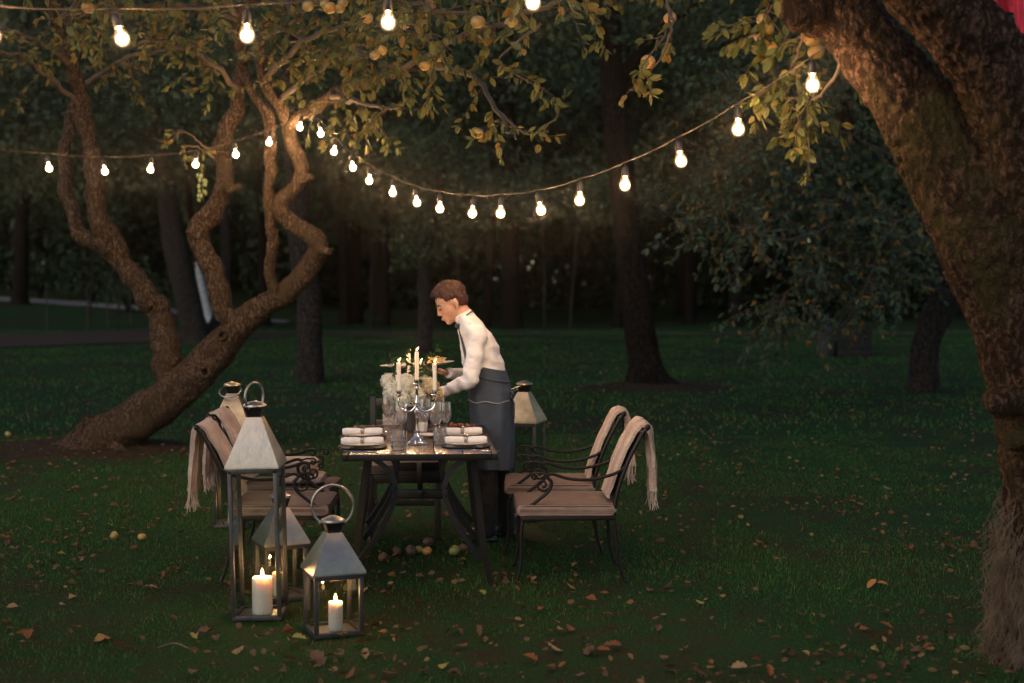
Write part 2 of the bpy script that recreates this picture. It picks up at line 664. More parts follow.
BULB = 310.0
FLAME = 14.0
SKY = .105
build_materials()

# ------------------------------------------------------------------ ground
def sstep(a, b, x):
    t = np.clip((x - a) / (b - a), 0, 1)
    return t * t * (3 - 2 * t)


def ground_z(x, y):
    x = np.asarray(x, float); y = np.asarray(y, float)
    h = .042 * np.clip(y - 46, 0, 60) * sstep(-7, -14, x)
    mound = .10 * np.exp(-(((x + 4.0) / 1.1) ** 2 + ((y - 13.7) / .8) ** 2))
    m2 = .10 * np.exp(-(((x - 2.35) / .6) ** 2 + ((y - 6.0) / .5) ** 2))
    m3 = .12 * np.exp(-(((x - 2.0) / .9) ** 2 + ((y - 21.0) / .9) ** 2))
    und = .012 * np.sin(x * 1.7 + 1) * np.sin(y * 1.3) * sstep(11, 14, y)
    return h + mound + m2 + m3 + und


def gz(x, y):
    return float(ground_z(x, y))


def grid_sheet(name, xs, ys, zoff=0):
    X, Y = np.meshgrid(xs, ys)
    Z = ground_z(X, Y) + zoff
    V = np.stack([X, Y, Z], -1).reshape(-1, 3)
    nx, ny = len(xs), len(ys)
    i = np.arange((ny - 1))[:, None] * nx + np.arange(nx - 1)[None]
    i = i.ravel()
    q = np.stack([i, i + 1, i + nx + 1, i + nx], 1)
    me = np_mesh(name, V, q)
    me.polygons.foreach_set('use_smooth', [True] * len(me.polygons))
    return me


xs = np.concatenate([np.linspace(-130, -16, 12)[:-1], np.linspace(-16, 12, 141), np.linspace(12, 130, 12)[1:]])
ys = np.concatenate([np.linspace(-40, 4, 8)[:-1], np.linspace(4, 50, 231), np.linspace(50, 150, 25)[1:]])
lawn = link('lawn', grid_sheet('lawn', xs, ys), 'lawn')
tag(lawn, kind='structure')


def strip(name, mat, A, B, zoff, n=60):
    """ribbon between polylines A and B (lists of (x,y)) following the ground"""
    def res(L):
        L = np.array(L, float)
        t = np.linspace(0, len(L) - 1, n)
        return np.stack([np.interp(t, range(len(L)), L[:, 0]), np.interp(t, range(len(L)), L[:, 1])], 1)
    a, b = res(A), res(B)
    k = 7
    rows = [a * (1 - j / (k - 1)) + b * j / (k - 1) for j in range(k)]
    XY = np.stack(rows)
    Z = ground_z(XY[..., 0], XY[..., 1]) + zoff
    V = np.concatenate([XY, Z[..., None]], -1).reshape(-1, 3)
    i = (np.arange(k - 1)[:, None] * n + np.arange(n - 1)[None]).ravel()
    q = np.stack([i, i + 1, i + n + 1, i + n], 1)
    return link(name, np_mesh(name, V, q), mat)


near = [(-30, 29.5), (-12, 33.0), (-9, 36), (-6, 38.6), (0, 39.0), (12, 39.6), (40, 41)]
far = [(-30, 37), (-14, 39.8), (-11, 43.5), (-7, 41.5), (0, 39.9), (12, 40.3), (40, 41.6)]
tag(strip('gravel_path', 'gravel', near, far, .02), kind='structure')
tag(strip('path_kerb', 'kerb', [(x, y + .0) for x, y in far], [(x, y + .22) for x, y in far], .06), kind='structure')
tag(strip('far_path', 'path_pale', [(-40, 64), (-22.5, 60.5), (-17, 56.5), (-12, 52), (-8, 50)], [(-40, 67), (-22.5, 63.0), (-17, 58.8), (-12, 54), (-8, 51.6)], .03), kind='structure')

# grass blades
def grass(name, n, ymin, ymax, hmin, hmax, w, power, label):
    u = rng.uniform(0, 1, n)
    y = ymin + (ymax - ymin) * u ** power
    x = rng.uniform(-1, 1, n) * (.40 * y + .8)
    z = ground_z(x, y)
    # thin over bare earth near the leaning tree
    bare = np.exp(-(((x + 3.9) / 1.0) ** 2 + ((y - 13.6) / .8) ** 2))
    pn = np.array([noise.noise(Vector((a * .55, b * .55, 3))) * .8 + .75 * noise.noise(Vector((a * 3.1, b * 2.3, 7))) for a, b in zip(x, y)])
    keep = (rng.uniform(0, 1, n) > bare * 1.1) & (rng.uniform(-.5, .5, n) > -pn * 1.5 - .30) 
    px = (x * 1422 / y + 512)
    path = (y > 32.5) & (y < 44)
    keep &= ~(path & (y > np.interp(x, [p[0] for p in near], [p[1] for p in near])) & (y < np.interp(x, [p[0] for p in far], [p[1] for p in far])))
    x, y, z = x[keep], y[keep], z[keep]
    n = len(x)
    h = rng.uniform(hmin, hmax, n) * (1 + .9 * pn[keep] + 1.6 * (rng.uniform(0, 1, n) > .985))
    a = rng.uniform(0, 2 * PI, n)
    lean = rng.uniform(.1, .9, n) * h
    la = rng.uniform(0, 2 * PI, n)
    ww = w * rng.uniform(.6, 1.3, n)
    B = np.stack([x, y, z - .004], 1)
    sd = np.stack([np.cos(a), np.sin(a), 0 * a], 1) * ww[:, None] / 2
    top = B + np.stack([np.cos(la) * lean, np.sin(la) * lean, h], 1)
    mid = B + np.stack([np.cos(la) * lean * .3, np.sin(la) * lean * .3, h * .6], 1)
    V = np.stack([B - sd, B + sd, mid + sd * .8, mid - sd * .8, top], 1).reshape(-1, 3)
    b = np.arange(n)[:, None] * 5
    me = np_mesh(name, V, b + np.array([[0, 1, 2, 3]]), b + np.array([[3, 2, 4]]))
    o = link(name, me, 'grass_blade')
    return tag(o, label, 'grass', kind='stuff')


grass('grass', 260000, 5.2, 15, .010, .026, .0042, .85, 'short dark green lawn grass around the table and lanterns')
grass('far_grass', 120000, 15, 44, .02, .045, .014, .8, 'dim green lawn grass stretching back to the woods')

# ------------------------------------------------------------------ lathe-d bits & trees
def limb(mb, pts, seg=18, sub=6, wob=.16, wscale=4.0, Y=None, kink=0):
    """pts: (px,py,halfwidth_px,Y)"""
    ps = [P(a, b, y) for a, b, w, y in pts]
    rs = [w * y / F for a, b, w, y in pts]
    if kink:
        ps, rs = catmull(ps, rs, sub)
        ps = [p + Vector((noise.noise(p * 2.6), 0, noise.noise(p * 2.6 + Vector((7, 7, 7))))) * kink + Vector((noise.noise(p * 7), 0, noise.noise(p * 7 + Vector((3, 7, 1))))) * kink * .45 for p in ps]
        rs = [r_ * (1 + .22 * noise.noise(p * 3.3) + .14 * noise.noise(p * 9)) for p, r_ in zip(ps, rs)]
        mb.tube(ps, rs, seg, wob=wob, wscale=wscale)
        return ps
    mb.tube(ps, rs, seg, wob=wob, wscale=wscale, sub=sub)
    return catmull(ps, rs, sub)[0]


class Foliage:
    def __init__(s):
        s.pos, s.dir, s.size = [], [], []
        s.apples = []

    def spray(s, tw, start, d, length, leaf, gap=.045, droop=.35, rad=.004, apple=0, up=.0):
        start = Vector(start)
        d = Vector(d).normalized()
        n = max(3, int(length / .09))
        pts = [start]
        p = start.copy()
        dd = d.copy()
        for i in range(n):
            dd = (dd + Vector((random.gauss(0, .16), random.gauss(0, .16), random.gauss(0, .12) - droop * .16 + up))).normalized()
            p = p + dd * (length / n)
            pts.append(p.copy())
        tw.tube(pts, [rad * (1 - .7 * i / n) for i in range(n + 1)], 4, cap=False)
        k = int(length / gap)
        for j in range(k):
            t = (j + random.random()) / k
            if t < .12: continue
            q = t * n
            i = min(int(q), n - 1)
            pp = pts[i].lerp(pts[i + 1], q - i)
            ax = (pts[i + 1] - pts[i]).normalized()
            r = Vector((random.gauss(0, 1), random.gauss(0, 1), random.gauss(0, 1)))
            r = (r - ax * r.dot(ax)).normalized()
            ld = ax * random.uniform(.2, .9) + r * random.uniform(.5, 1.0) + Vector((0, 0, -.35))
            for _ in range(1 if random.random() < .6 else 2):
                s.pos.append(pp[:]); s.dir.append((ld + Vector((random.gauss(0, .3),) * 3))[:])
                s.size.append(leaf * random.uniform(.6, 1.15))
        for _ in range(3):
            s.pos.append(pts[-1][:])
            s.dir.append((dd + Vector((random.gauss(0, .5), random.gauss(0, .5), random.gauss(0, .5) - .2)))[:])
            s.size.append(leaf * random.uniform(.6, 1))
        if apple and random.random() < apple:
            s.apples.append(pts[random.randint(n // 2, n)] + Vector((0, 0, -.045)))
        return pts

    def branch(s, tw, pts, r0, r1, nspray, leaf, slen=(.3, .7), apple=0, spread=1.0, gap=.045, bias=(0, 0, -.1), t0=.15):
        """pts world points"""
        ps, _ = catmull([Vector(p) for p in pts], [1] * len(pts), 6)
        jj = min(.02, r0 * .5)
        ps = [p + Vector((random.gauss(0, jj), random.gauss(0, jj), random.gauss(0, jj))) for p in ps]
        m = len(ps)
        tw.tube(ps, [r0 + (r1 - r0) * i / (m - 1) for i in range(m)], 8, wob=.2, wscale=9)
        for k in range(nspray):
            t = t0 + (1 - t0) * random.random() ** .8
            i = min(int(t * (m - 1)), m - 2)
            ax = (ps[i + 1] - ps[i]).normalized()
            r = Vector((random.gauss(0, 1), random.gauss(0, 1), random.gauss(0, .8))).normalized()
            d = ax * .5 + r * spread + Vector(bias)
            L = random.uniform(*slen)
            sp_ = s.spray(tw, ps[i], d, L, leaf, gap, apple=apple)
            if random.random() < .5:
                q = sp_[len(sp_) // 2]
                s.spray(tw, q, (sp_[-1] - q) + Vector((random.gauss(0, .4), random.gauss(0, .4), random.gauss(0, .4))), L * .6, leaf, gap)

    def mesh(s, name, origin, detail=True, width=.52):
        return leaves_mesh(name, np.array(s.pos), np.array(s.dir), np.array(s.size), detail, width, origin)


def apple_mesh(r=.037):
    mb = MB()
    prof = []
    for i in range(13):
        th = PI * i / 12
        rr = math.sin(th)
        z = -math.cos(th)
        dimple = .28 * math.exp(-(rr / .38) ** 2)
        z = z * .9 * (1 - dimple)
        prof.append((rr * (1.0 + .06 * z) * r, z * r))
    mb.lathe(prof, 16)
    return mb


AP = apple_mesh().mesh('apple')
STEMM = MB().tube([(0, 0, .022), (.003, 0, .036), (.008, 0, .05)], .0018, 5).mesh('apple_stem')
AP.materials.append(MATS['apple_yellow'])


def add_apples(parent, spots, mats, origin):
    meshes = {}
    for m in mats:
        c = AP.copy(); c.materials.clear(); c.materials.append(MATS[m]); meshes[m] = c
    for p in spots:
        o = bpy.data.objects.new('apple', meshes[random.choice(mats)])
        COL.objects.link(o)
        o.parent = parent
        o.location = Vector(p) - Vector(origin)
        o.rotation_euler = (random.uniform(-.5, .5), random.uniform(-.5, .5), random.uniform(0, 6))
        sc_ = random.uniform(.85, 1.15)
        o.scale = (sc_, sc_, sc_)


def px_branch(L):
    return [P(a, b, y) for a, b, y in L]


# ---- leaning apple tree on the left
org = Vector((-4.05, 13.6, 0))
tree = empty('apple_tree', org, 'crooked old apple tree leaning on the left lawn, its stems lit warm by the bulbs', 'tree')
mb = MB()
limb(mb, [(70, 468, 21.6, 13.3), (92, 448, 24.3, 13.4), (115, 434, 23.4, 13.5), (146, 413, 22.5, 13.5), (180, 388, 20.7, 13.5), (213, 356, 17.6, 13.5), (242, 324, 14.4, 13.4), (262, 306, 11.7, 13.3),
          (290, 290, 11.2, 13.2), (312, 262, 10.8, 13.1), (318, 244, 9.9, 13.0), (303, 230, 9.5, 13.0), (283, 215, 8.1, 13.0), (281, 202, 7.7, 13.0), (298, 184, 7.2, 13.0), (302, 166, 7.2, 13.0), (292, 143, 7.2, 13.0), (287, 121, 6.8, 12.9), (278, 102, 6.3, 12.8), (264, 80, 5.4, 12.7), (262, 40, 4.5, 12.5), (280, 0, 3.6, 12.2)],
     26, 8, .17, 5)
limb(mb, [(240, 335, 7.2, 13.45), (236, 316, 9.9, 13.4), (221, 294, 9.9, 13.4), (207, 262, 9.5, 13.4), (198, 232, 9.5, 13.4), (212, 208, 8.6, 13.4), (227, 186, 8.6, 13.3), (222, 153, 8.1, 13.3), (229, 126, 8.1, 13.2), (239, 90, 6.8, 13.1), (243, 60, 5.4, 13.0), (240, 20, 4.5, 12.4), (262, -25, 3.6, 11.0)], 44, 16, .20, 7, kink=.07)
limb(mb, [(176, 400, 12.6, 13.5), (169, 376, 15.3, 13.55), (168, 356, 14.4, 13.6), (160, 320, 12.2, 13.7), (135, 280, 11.7, 13.7), (108, 247, 11.7, 13.7), (100, 214, 9.5, 13.6), (95, 166, 8.6, 13.6), (84, 113, 8.1, 13.6), (72, 67, 7.2, 13.5), (60, 20, 6.3, 13.3), (50, -40, 5.4, 13)], 48, 16, .20, 7, kink=.07)
limb(mb, [(112, 252, 8.1, 13.7), (82, 232, 8.1, 13.75), (70, 200, 6.8, 13.8), (64, 160, 6.3, 13.9), (66, 125, 5.9, 14.0), (78, 90, 5.4, 14.1), (70, 40, 4.5, 14.2), (90, -30, 3.6, 14.2)], 36, 14, .20, 7, kink=.07)
limb(mb, [(284, 298, 5.4, 13.2), (279, 284, 5.9, 13.15), (273, 258, 5.4, 13.1), (269, 211, 5.4, 13.0), (270, 160, 5.9, 12.9), (272, 135, 5.9, 12.9), (262, 105, 5.0, 12.9), (248, 70, 3.6, 12.9)], 36, 14, .20, 7, kink=.07)
limb(mb, [(289, 128, 5.4, 12.9), (298, 118, 5.9, 12.85), (316, 102, 6.6, 12.8), (340, 91, 6.2, 12.6), (360, 84, 5.6, 12.4), (395, 76, 3.1, 11.8), (430, 70, 3.1, 11.0)], 36, 12, .20, 7, kink=.07)
# knots and roots
for (a, b, w, y) in ((222, 335, 6, 13.1), (205, 372, 7, 13.0)):
    c = P(a, b, y)
    r = w * y / F
    mb.lathe([(r * 1.0, -.05), (r * 1.15, 0), (r * .9, .03), (r * .55, .02), (r * .35, -.03), (0, -.04)], 14, c, quatz((-.1, -1, .15)).to_matrix())
for a0, dl in ((3.4, .55), (2.6, .5), (4.3, .5), (5.4, .6), (1.4, .5), (.3, .5)):
    b0 = Vector((-3.95, 13.45, .08))
    pts = [b0 + Vector((math.cos(a0) * dl * t, math.sin(a0) * dl * t * .6, .16 * (1 - t) ** 1.5 - .06 * t)) for t in (0, .3, .6, 1)]
    mb.tube(pts, [.17, .10, .06, .02], 10, wob=.25, wscale=7, sub=4)
me_ = mb.mesh('trunk', org)
APPLE_TRUNK = me_
link('trunk', me_, 'bark_apple', tree)
for (a, b, w, y, dx, dz) in ((300, 182, 4, 12.95, 12, -6), (199, 236, 4, 13.3, -12, -6), (228, 190, 3.5, 13.2, 13, -4), (108, 250, 5, 13.6, -12, -12), (321, 250, 4, 12.95, 9, 2), (150, 305, 5, 13.6, -10, -8)):
    sb = MB()
    limb(sb, [(a, b, w * 1.3, y), (a + dx * .6, b + dz * .6, w, y - .03), (a + dx, b + dz, w * .8, y - .05)], 12, 4, .25, 9)
    sb.build('branch_stub', 'bark_apple', tree, org)
fol = Foliage(); tw = MB()
random.seed(11)
BR = [
    ([(262, -25, 11), (330, -40, 9.5), (450, -45, 8.2), (560, -30, 7.6)], 46),
    ([(430, 70, 11), (470, 76, 9.8), (500, 112, 9.1), (517, 140, 8.7)], 8),
    ([(395, 76, 11.8), (450, 42, 10.2), (520, 16, 9.0), (590, -12, 8.2), (650, -40, 7.8)], 34),
    ([(264, 80, 12.7), (300, 45, 11.5), (350, 24, 10.2), (410, 30, 9.4), (450, 50, 8.9)], 34),
    ([(240, 20, 12.4), (185, 5, 11.8), (120, 10, 11.4), (50, 20, 11)], 22),
    ([(60, 20, 13.3), (100, -15, 11.5), (165, -20, 10), (230, 0, 9)], 28),
    ([(72, 67, 13.5), (35, 40, 13), (-20, 30, 12.6), (-80, 40, 12)], 22),
    ([(239, 90, 13.1), (205, 60, 12), (160, 40, 11.6), (120, 50, 11.2)], 14),
    ([(278, 102, 12.8), (310, 75, 11.8), (350, 50, 11), (400, 75, 10.2)], 20),
    ([(84, 113, 13.6), (50, 75, 13.2), (10, 55, 12.8), (-50, 60, 12.4)], 14),
    ([(280, 0, 12.2), (300, 10, 10.5), (350, -10, 9.2), (420, 5, 8.6), (480, 20, 8.1)], 38),
    ([(330, 96, 12.6), (370, 105, 11.4), (400, 110, 10.8)], 14),
    ([(78, 90, 14.1), (120, 60, 13.8), (170, 50, 13.5), (215, 40, 13.2)], 22),
    ([(243, 60, 13), (280, 30, 12.2), (330, 55, 11.6), (370, 45, 11)], 30),
    ([(240, 20, 12.4), (200, -20, 10.5), (120, -40, 9), (20, -30, 8.4)], 34),
    ([(50, -40, 13), (0, -50, 11), (-60, -20, 10)], 22),
]
for L, ns in BR:
    fol.branch(tw, px_branch(L), .028, .006, int(ns * .74), .082, (.25, .60), apple=.08)
# dangling twigs with single leaves
for L, nl in (([(540, 25, 8.2), (500, 60, 8.3), (545, 90, 8.4)], 4), ([(500, 112, 9.1), (530, 135, 8.9), (556, 118, 8.7)], 3), ([(650, -30, 7.8), (668, 5, 7.7), (664, 38, 7.7), (640, 62, 7.7)], 3),
              ([(668, 5, 7.7), (672, 25, 7.6), (660, 60, 7.6), (645, 75, 7.6)], 3), ([(228, 153, 13.2), (210, 150, 12.9), (190, 135, 12.7), (178, 130, 12.6)], 4), ([(215, 160, 13), (200, 148, 12.8), (183, 146, 12.6)], 3)):
    fol.branch(tw, px_branch(L), .010, .004, nl, .08, (.10, .22), gap=.05, t0=.3)
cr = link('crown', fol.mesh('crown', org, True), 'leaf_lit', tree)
tw.build('branches', 'twig', tree, org)
ap = [P(a, b, 7.9) for a, b in ((670, 18), (648, 62), (478, 132 - 110), (512, 22))]
ap += [P(a, b, 9.0) for a, b in ((477, 133), (367, 18), (382, 50), (425, 12), (375, 55), (428, 2), (343, 3), (308, 6), (325, 4), (510, 23), (330, 8), (340, 8), (430, 5))]
near_ap = [p for p in fol.apples if p.y < 10.5][:9]
add_apples(tree, ap + near_ap, ['apple_yellow', 'apple_orange'], org)
# hop-like green fruit cluster hanging by the middle stem
hb = MB()
for i in range(16):
    c = P(203 + random.uniform(-6, 6), 176 + 24 * (i / 16) + random.uniform(-1.5, 1.5), 12.8 + random.uniform(-.05, .05))
    hb.ell(c, (.017, .017, .024), None, 8, 6)
hb.tube([P(202, 168, 12.8), P(203, 198, 12.8)], .003, 5)
hb.build('seed_cluster', 'seed_green', tree, org)
def bed(name, cx, cy, rx, ry, label):
    me = bpy.data.meshes.new(name)
    vs, fs = [], []
    nr, na = 9, 48
    for i in range(nr + 1):
        for k in range(na):
            a = 2 * PI * k / na
            rr = i / nr * (1 + (.22 * noise.noise(Vector((math.cos(a) * 1.7, math.sin(a) * 1.7, cx))) + .12 * noise.noise(Vector((math.cos(a) * 5, math.sin(a) * 5, cx)))))
            x, y = cx + rx * rr * math.cos(a), cy + ry * rr * math.sin(a)
            edge = (i / nr)
            vs.append((x, y, gz(x, y) + .022 * (1 - edge ** 3) + .02 * noise.noise(Vector((x * 6, y * 6, 0))) * (1 - edge) - (.015 if i == nr else 0)))
    for i in range(nr):
        for k in range(na):
            j = (k + 1) % na
            fs.append((i * na + k, i * na + j, (i + 1) * na + j, (i + 1) * na + k))
    me.from_pydata(vs, [], fs)
    o = link(name, me, 'soil')
    return tag(o, kind='structure')


bed('soil_patch', -4.3, 13.5, 1.35, .75, '')
bed('soil_patch', 2.1, 21.0, 1.3, .9, '')

bark_later = True
# ---- right foreground tree
org = Vector((2.35, 6.0, 0))
tree = empty('foreground_tree', org, 'thick forked tree filling the right edge, rough bark lit by the nearest bulb', 'tree')
mb = MB()
limb(mb, [(1075, 730, 84, 6.0), (1072, 690, 74, 6.0), (1070, 620, 66, 6.0), (1070, 540, 63, 6.0), (1066, 470, 60, 6.0), (1056, 400, 62, 6.0), (1034, 310, 64, 6.0), (1006, 245, 64, 6.0), (976, 192, 58, 6.0), (937, 137, 45, 6.02), (902, 90, 37, 6.05), (868, 45, 33, 6.1), (839, 7, 31, 6.15), (812, -30, 30, 6.2), (775, -90, 28, 6.3)], 130, 26, .06, 4)
limb(mb, [(1040, 270, 50, 5.95), (1034, 190, 56, 5.88), (1018, 120, 46, 5.8), (990, 62, 40, 5.74), (950, 16, 37, 5.7), (905, -28, 35, 5.66), (860, -80, 32, 5.62)], 110, 26, .06, 4)
# broken stub and knots
limb(mb, [(832, 14, 24, 6.12), (812, 12, 20, 6.1), (797, 12, 17, 6.08), (789, 12, 13, 6.06)], 20, 6, .25, 9)
for (a, b, w, y) in ((992, 402, 13, 5.74), (1012, 440, 12, 5.72)):
    limb(mb, [(a + 25, b, w * 1.2, y + .06), (a + 5, b + 1, w, y), (a - 5, b + 3, w * .55, y - .01)], 14, 4, .25, 10)
for a0, dl in ((3.3, .34), (4.2, .36), (5.2, .4), (2.6, .34)):
    b0 = Vector((2.33, 6.0, .12))
    pts = [b0 + Vector((math.cos(a0) * dl * t, math.sin(a0) * dl * t, .14 * (1 - t) - .2 * t * t)) for t in (0, .3, .65, 1)]
    mb.tube(pts, [.22, .14, .08, .03], 14, wob=.2, wscale=7, sub=5)
me_ = mb.mesh('trunk', org)
def bark_relief(me, amp, cell, stretch):
    ns = [v.normal.copy() for v in me.vertices]
    for v, n_ in zip(me.vertices, ns):
        c = v.co
        w_ = Vector((noise.noise(c * 5), noise.noise(c * 5 + Vector((9, 3, 1))), noise.noise(c * 5 + Vector((2, 7, 5))))) * .07
        # limbs lean to the upper left: stretch the cells along that direction
        ax = Vector((-.55, 0, .84)) if c.z > 1.45 else Vector((-.12, 0, .99))
        along = ax * c.dot(ax)
        q = (c - along + along * stretch + w_) * cell
        d, _p = noise.voronoi(q)
        ridge = min(1.0, (d[1] - d[0]) * 2.6)
        v.co += n_ * amp * (ridge - .5 + .55 * noise.noise(c * 26) + .5 * noise.noise(c * 11))
    me.update()
bark_relief(me_, .0125, 24, .40)
bark_relief(APPLE_TRUNK, .0055, 52, .30)
APPLE_TRUNK.polygons.foreach_set('use_smooth', [True] * len(APPLE_TRUNK.polygons))
me_.polygons.foreach_set('use_smooth', [True] * len(me_.polygons))
link('trunk', me_, 'bark_near', tree)
fol = Foliage(); tw = MB()
random.seed(23)
for L, ns in (([(800, -20, 6.25), (775, -10, 6.5), (768, 15, 6.7), (772, 45, 6.8)], 14),
              ([(815, 20, 6.15), (796, 55, 6.5), (800, 95, 6.8), (815, 130, 7.0)], 15),
              ([(845, 60, 6.1), (820, 95, 6.5), (790, 100, 6.8), (760, 90, 7.0)], 13),
              ([(780, -90, 6.3), (800, -60, 6.6), (820, -10, 7.0), (835, 40, 7.3), (850, 80, 7.5)], 10),
              ([(780, -90, 6.3), (740, -60, 6.8), (700, -50, 7.2)], 14)):
    fol.branch(tw, px_branch(L), .008, .004, ns, .08, (.12, .30), apple=0, gap=.04)
fol.branch(tw, px_branch([(955, -60, 6.4), (965, -20, 6.6), (945, -5, 6.8)]), .012, .005, 6, .08, (.1, .25))
link('crown', fol.mesh('crown', org, True), 'leaf_right', tree)
tw.build('branches', 'twig', tree, org)
add_apples(tree, [P(a, b, 6.7) for a, b in ((763, 20), (767, 29), (757, 40), (771, 48), (807, 36), (816, 52), (812, 40))], ['apple_orange', 'apple_yellow'], org)
# shaggy dry grass at the root
mb = MB()
random.seed(5)
for i in range(2600):
    a = random.uniform(2.2, 5.6)
    rr = random.uniform(.225, .262)
    z0 = random.uniform(.03, .85) * random.random() ** .4
    c = Vector((2.34, 6.0, 0))
    wx = 1 + .45 * max(0, .42 - z0)
    p0 = c + Vector((math.cos(a) * rr * .92 * wx, math.sin(a) * rr * .92 * wx, z0))
    out = Vector((math.cos(a), math.sin(a), 0))
    L = random.uniform(.15, .45)
    L = min(L, z0)
    pts = [p0, p0 + out * random.uniform(.005, .04) + Vector((random.gauss(0, .025), random.gauss(0, .025), -L * .3)), p0 + out * random.uniform(.01, .06) + Vector((random.gauss(0, .035), random.gauss(0, .035), -L * .7)), p0 + out * random.uniform(.03, .09) + Vector((random.gauss(0, .03), random.gauss(0, .03), -L))]
    mb.tube(pts, [.0013, .0014, .0012, .0006], 3, cap=False)
dg_ = mb.build('dry_grass', 'straw', None, org, loc=org)
tag(dg_, 'shaggy pale dry grass hanging round the foot of the thick right tree', 'dry grass', kind='stuff')
# pink cloth over the fork
mb = MB()
n1, n2 = 26, 14
vs, fs = [], []
for i in range(n1):
    for j in range(n2):
        u, v_ = i / (n1 - 1), j / (n2 - 1)
        px = 972 + 86 * u
        bot = 12 + 20 * math.sin(u * 7) ** 2 + (16 if u > .5 else 0) * math.sin(u * 9) ** 2
        py = -70 + (70 + bot) * v_
        dep = 6.45 + .05 * math.sin(u * 16 + v_ * 2) + .02 * math.sin(u * 37)
        vs.append(P(px, py, dep))
for i in range(n1 - 1):
    for j in range(n2 - 1):
        fs.append((i * n2 + j, (i + 1) * n2 + j, (i + 1) * n2 + j + 1, i * n2 + j + 1))
mb.add(vs, fs)
me = mb.mesh('pink_cloth', P(1000, -20, 6.45))
o = link('pink_cloth', me, 'pink_cloth', None, P(1000, -20, 6.45))
so = o.modifiers.new('s', 'SOLIDIFY'); so.thickness = .008
tag(o, 'bright pink cloth hanging over the branch in the top right corner', 'cloth')

# ---- mid apple tree on the right (dim, bluish crown)
org = Vector((5.95, 20.6, 0))
tree = empty('apple_tree', org, 'low branching apple tree on the dark right lawn with bluish crown and orange leaf tips', 'tree')
mb = MB()
limb(mb, [(921, 402, 20, 20.6), (923, 388, 15, 20.6), (926, 345, 13.5, 20.6), (936, 315, 14, 20.6), (944, 285, 11, 20.6), (938, 240, 9, 20.4), (930, 190, 8, 20.2), (925, 120, 6, 20), (920, 40, 5, 20)], 18, 6, .15, 4)
limb(mb, [(940, 322, 9, 20.6), (953, 300, 9.5, 20.7), (975, 260, 8, 20.9), (1000, 200, 7, 21), (1010, 120, 5, 21)], 14, 6, .15, 4)
mb.build('trunk', 'bark_grey', tree, org)
fol = Foliage(); tw = MB()
random.seed(31)
for L, ns in (([(940, 250, 20.4), (890, 215, 19), (820, 195, 17.6), (745, 190, 16.6), (700, 220, 16.2)], 60),
              ([(938, 240, 20.4), (890, 250, 19), (850, 255, 17.8), (800, 280, 16.8), (775, 320, 16.4)], 46),
              ([(930, 190, 20.2), (880, 150, 18.6), (820, 130, 17.4), (760, 140, 16.8), (720, 165, 16.4)], 60),
              ([(944, 285, 20.6), (910, 275, 19.4), (870, 280, 18.2), (835, 270, 17.6)], 34),
              ([(925, 120, 20), (870, 80, 18.6), (800, 70, 17.4), (730, 90, 16.8)], 46),
              ([(925, 120, 20), (900, 60, 19), (860, 20, 18.4), (800, 0, 18)], 34),
              ([(975, 260, 20.9), (930, 220, 18.8), (890, 230, 17.6), (860, 300, 17)], 30),
              ([(938, 240, 20.4), (960, 200, 19), (990, 180, 18)], 26),
              ([(890, 215, 19), (840, 225, 17.2), (780, 240, 16.2), (735, 225, 15.9)], 36)):
    fol.branch(tw, px_branch(L), .035, .006, int(ns * 1.9), .10, (.4, .95), gap=.05)
link('crown', fol.mesh('crown', org, True, .45), 'leaf_blue', tree)
tw.build('branches', 'twig', tree, org)


# ------------------------------------------------------------------ crowns as clumped leaf volumes
def clump_leaves(clumps, per, size, squash=.7):
    pos, dr, sz = [], [], []
    for c, r in clumps:
        n = int(per * r * r)
        d = norm(rng.normal(size=(n, 3)))
        rad = r * rng.uniform(.35, 1.08, (n, 1)) ** .6
        p = np.array(c) + d * rad * np.array([1, 1, squash])
        pos.append(p)
        dr.append(d * .5 + norm(rng.normal(size=(n, 3))) + np.array([0, 0, -.3]))
        sz.append(rng.uniform(.6, 1.3, n) * size)
    return np.concatenate(pos), np.concatenate(dr), np.concatenate(sz)


def crown_clumps(center, radii, n, rc):
    out = []
    for _ in range(n):
        d = norm(rng.normal(size=3))
        r = rng.uniform(.3, 1) ** .5
        c = np.array(center) + d * r * np.array(radii)
        out.append((c, rng.uniform(.6, 1.25) * rc))
    return out


def bg_tree(pts, label, bark, leafm, crown, per, lsize, group=None, name='tree', extra=None, cat='tree', seg=16):
    """pts: trunk (px,py,hw,Y); crown: list of (px,py,Y, rx,ry,rz, nclump, rclump)"""
    a, b, w, y = pts[0]
    g = P(a, b, y)
    org = Vector((g.x, g.y, gz(g.x, g.y)))
    t = empty(name, org, label, cat, group)
    mb = MB()
    limb(mb, pts, seg, 6, .12, 3)
    if extra:
        for e in extra:
            limb(mb, e, 12, 5, .12, 3)
    mb.build('trunk', bark, t, org)
    if crown:
        cl = []
        for (px, py, Y, rx, ry, rz, n, rc) in crown:
            cl += crown_clumps(P(px, py, Y), (rx, ry, rz), n, rc)
        p, d, s_ = clump_leaves(cl, per, lsize)
        me = leaves_mesh('crown', p, d, s_, False, .6, org)
        link('crown', me, leafm, t)
    return t


random.seed(3)
